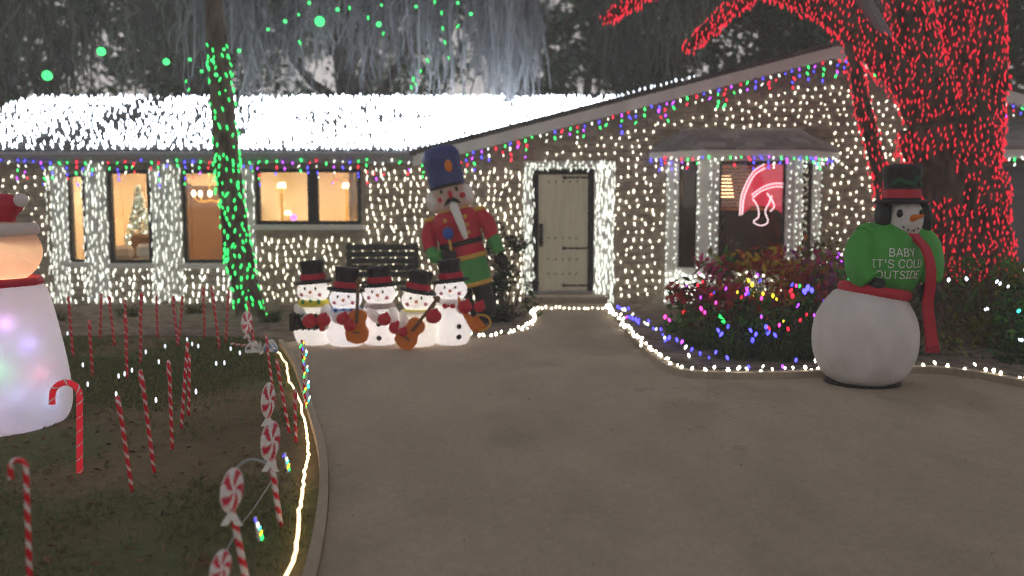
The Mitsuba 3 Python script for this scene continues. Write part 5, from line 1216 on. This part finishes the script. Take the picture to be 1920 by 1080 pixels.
part(k, 'hanging_moss', (v, f), 'moss_mat', color=np.tile([.2, .2, .21], (len(v), 1)), kind='stuff')

# ------------------------------------------------------------------ shrubs and bed plants
def shrub(name, label, x, y, r, h, n, cols, size, asp=.35, cat_='shrub', upright=.5, group=None):
    k = thing(name, label, cat_, group)
    if name == 'croton_shrub': h, size = h * 1.14, size * 1.3
    stems = []
    for i in range(9):
        a = rg.uniform(0, 6.283); q = rg.uniform(.3, .85)
        stems.append(tube(curve([(x + .05 * math.cos(a), y + .05 * math.sin(a), 0), (x + q * r * .5 * math.cos(a), y + q * r * .5 * math.sin(a), h * .45), (x + q * r * math.cos(a), y + q * r * math.sin(a), h * rg.uniform(.7, .95))], 6), np.linspace(.012, .004, 6), 5))
    part(k, 'stem', cat(*stems), 'bark_mat', kind='stuff')
    m_ = max(6, n // 45); cl = []
    for i in range(m_):
        a = rg.uniform(0, 6.283); u = rg.uniform(.12, 1); rr = r * math.sqrt(rg.uniform(.1, 1)) * (1 - .45 * max(0, u - .5)); cl.append((x + rr * math.cos(a), y + rr * math.sin(a), h * u * .92))
    cl = np.array(cl); id_ = rg.integers(m_, size=n); p = cl[id_] + rg.normal(0, .085 * (r / .4) ** .5, (n, 3)); p[:, 2] = np.maximum(p[:, 2], .03)
    cols = np.array(cols); pick = (id_ * 7 + rg.integers(0, 2, n)) % len(cols)
    c = cols[pick] * rg.uniform(.6, 1.35, (n, 1))
    part(k, 'foliage', leaf_quads(p, rg.uniform(.6, 1.25, n) * size, rg, asp, (1, (0, -.4, upright))), 'leaf_mat', color=np.repeat(c, 4, 0), kind='stuff')
    return k


def blades(name, label, x, y, r, h, n, cols, w=.018, group=None, cat_='plant'):
    k = thing(name, label, cat_, group); V, F, Cc = [], [], []; o = 0
    for i in range(n):
        a = rg.uniform(0, 6.283); rr = r * math.sqrt(rg.random()) * .5; b = np.array([x + rr * math.cos(a), y + rr * math.sin(a), 0]); d = np.array([math.cos(a), math.sin(a), 0]); hh = h * rg.uniform(.6, 1.1); ln = r * rg.uniform(.3, 1)
        s_ = np.array([-d[1], d[0], 0]) * w * .5; t = np.linspace(0, 1, 5)
        for u in t:
            c_ = b + d * ln * u ** 1.6 + np.array([0, 0, hh * (u - .42 * u ** 3)]); V += [c_ + s_ * (1 - u * .9), c_ - s_ * (1 - u * .9)]
        F += [[o + 2 * j, o + 2 * j + 1, o + 2 * j + 3, o + 2 * j + 2] for j in range(4)]; Cc += [np.array(cols[rg.integers(len(cols))]) * rg.uniform(.6, 1.3)] * 10; o += 10
    part(k, 'foliage', (np.array(V), np.array(F)), 'leaf_mat', color=np.array(Cc), kind='stuff')
    return k


RD, MG, YL, OR, GN, OL, DK = (.46, .08, .07), (.55, .07, .22), (.55, .42, .07), (.5, .2, .06), (.11, .26, .07), (.27, .28, .09), (.055, .12, .045)
shrub('croton_shrub', 'croton with magenta and dark leaves at the left end of the bay bed', 2.15, 10.75, .34, .60, 420, [MG, GN, DK, RD, (.2, .05, .09)], .055)
shrub('croton_shrub', 'red and green croton below the left bay pane', 2.65, 11.5, .40, .80, 620, [RD, GN, OL, MG, GN], .06)
shrub('croton_shrub', 'pink-red croton in front of the red and green one', 2.75, 10.7, .36, .62, 480, [MG, RD, GN, OL], .055)
shrub('croton_shrub', 'tall croton with yellow and red leaves below the neon sign', 3.3, 11.3, .44, .93, 760, [YL, RD, OL, GN, MG, YL, GN], .06)
shrub('croton_shrub', 'orange-red croton right of the yellow one', 3.85, 11.4, .42, .90, 700, [OR, MG, OL, GN, (.35, .1, .3)], .06)
shrub('olive_shrub', 'olive leafy shrub with violet lights under the right bay corner', 4.35, 12.3, .50, 1.22, 850, [OL, GN, OL, (.16, .12, .05), DK], .055)
shrub('croton_shrub', 'dull violet-red croton close behind the green snowman', 3.95, 10.6, .40, .78, 560, [(.36, .1, .28), RD, OL, GN], .055)
for i, (x, y, h, lab) in enumerate([(2.15, 9.95, .42, 'left end'), (2.35, 9.3, .40, 'left front'), (2.75, 9.15, .42, 'second in front'), (3.15, 9.2, .45, 'third in front'), (3.5, 9.35, .45, 'fourth in front'), (2.7, 9.85, .5, 'second row left'), (3.2, 10.0, .52, 'second row middle'), (3.65, 9.95, .5, 'second row right'), (3.95, 9.4, .45, 'right front beside the snowman')]):
    blades('border_grass', f'dark arching border grass, {lab} of the bay bed', x, y, .42, h, 170, [(.075, .15, .05), (.055, .115, .045), (.12, .17, .06)], .02, 'border grass clumps in the bay bed')
    shrub('low_shrub', f'low dark shrub among border grass, {lab} of the bay bed', x + .12, y + .25, .32, h * 1.05, 260, [DK, GN, (.03, .06, .025)], .045, .4)
shrub('gold_shrub', 'yellow-green leafy shrub at the foot of the red-lit oak', 5.45, 10.2, .48, 1.02, 900, [OL, (.2, .2, .05), GN, (.17, .13, .05)], .06)
shrub('gold_shrub', 'yellow-green shrub at the right edge before the garage', 6.1, 10.6, .45, .98, 700, [OL, (.2, .2, .05), GN, OL], .06)
shrub('dark_shrub', 'dark green shrub with teal lights cut by the right edge', 5.35, 9.15, .45, .72, 700, [DK, GN, DK, (.03, .08, .05)], .05)
shrub('dark_shrub', 'dark green shrub right behind the one with teal lights', 5.85, 9.6, .45, .80, 600, [DK, GN, DK], .05)
shrub('bare_shrub', 'thin brownish shrub beside the snowman\'s scarf', 4.5, 9.4, .36, .72, 300, [(.12, .09, .06), OL, DK, (.15, .12, .1)], .045)
shrub('dark_shrub', 'tall dark shrub right of the nutcracker against the wall', -.12, 13.1, .30, 1.30, 620, [(.02, .03, .03), DK, (.03, .035, .045)], .05)
shrub('dark_shrub', 'low dark spreading shrub at the nutcracker\'s feet', -.02, 12.55, .38, .52, 480, [(.02, .03, .03), DK, (.03, .035, .05)], .05)
for i, (x, y, h) in enumerate([(-5.6, 12.8, .28), (-4.75, 13.2, .3), (-3.35, 12.2, .34), (-2.95, 12.9, .3), (-6.4, 12.3, .25)]):
    blades('border_grass', f'small green tuft in the left bed, {ordn[i]} of five', x, y, .3, h, 90, [(.05, .09, .03), (.09, .1, .04)], .015, 'small tufts in the left bed')
cmap = dict(yellow=YELLOW, green=GREEN, blue=BLUE, pink=PINK, red=RED)
light_string('bush_lights', 'coloured bulbs glowing among the croton leaves', {w: (np.array(v_) + [0, -.12, 0], cmap[w] * EM_BUSH * (1.6 if w == 'blue' else 1)) for w, v_ in BUSH.items()}, None, .02, .055)
pp = np.column_stack([rg.uniform(2.0, 4.1, 46), rg.uniform(9.0, 10.6, 46), rg.uniform(.3, .75, 46)]); pp[:, 2] = .32 + .28 * (pp[:, 1] - 9.0) + rg.normal(0, .06, 46); pp[:, 1] -= .15
multi('bush_lights', 'small mixed coloured bulbs strewn over the bed plants', pp, .012, .04, 3.0, cols=('purple', 'blue', 'pink', 'green', 'red', 'yellow'), pr=(.25, .25, .2, .12, .1, .08))
light_string('bush_lights', 'violet bulbs clustered on the olive shrub', np.array(PURPLES) + [0, -.35, 0], PURPLE * EM_BUSH * 1.3, .016, .05)
light_string('bush_lights', 'teal bulbs in the shrubs right and under the bay', np.array(CYANS) + [0, -.3, 0], CYAN * EM_BUSH, .02, .04)
light_string('bush_lights', 'scattered small white bulbs over the right hand shrubs', np.array(RWHITE) + [0, -.3, 0], np.array([.8, .85, 1.0]) * 4, .014, .035)

# every lamp's share of the light samples
SHARE = dict(roof_lights=.06, roof_edge=.01, net_lights=.015, light_curtain=.012, limb_lights=.008, trunk_lights=.008, path_lights=.012, rope_light=.012, ceiling=.01, house=.01, icicle=.002)
for key, w in EMIT:
    scene[key]['emitter']['sampling_weight'] = next((v_ for q_, v_ in SHARE.items() if key.startswith(q_)), .0008)
scene['sky']['sampling_weight'] = 1.0

# ------------------------------------------------------------------ the hazy evening air
HAZE = 0.0072
scene['air'] = {'type': 'homogeneous', 'albedo': {'type': 'rgb', 'value': [.95, .95, .95]}, 'sigma_t': {'type': 'rgb', 'value': [HAZE] * 3}}
scene['camera']['medium'] = {'type': 'ref', 'id': 'air'}
used.add('haze'); labels['haze'] = {'label': 'thin evening haze over the whole yard', 'kind': 'stuff'}
scene['haze'] = {'type': 'cube', 'to_world': T().translate([0, 70, 8.2]).scale([160, 140, 9.2]), 'bsdf': {'type': 'null'}, 'interior': {'type': 'ref', 'id': 'air'}}
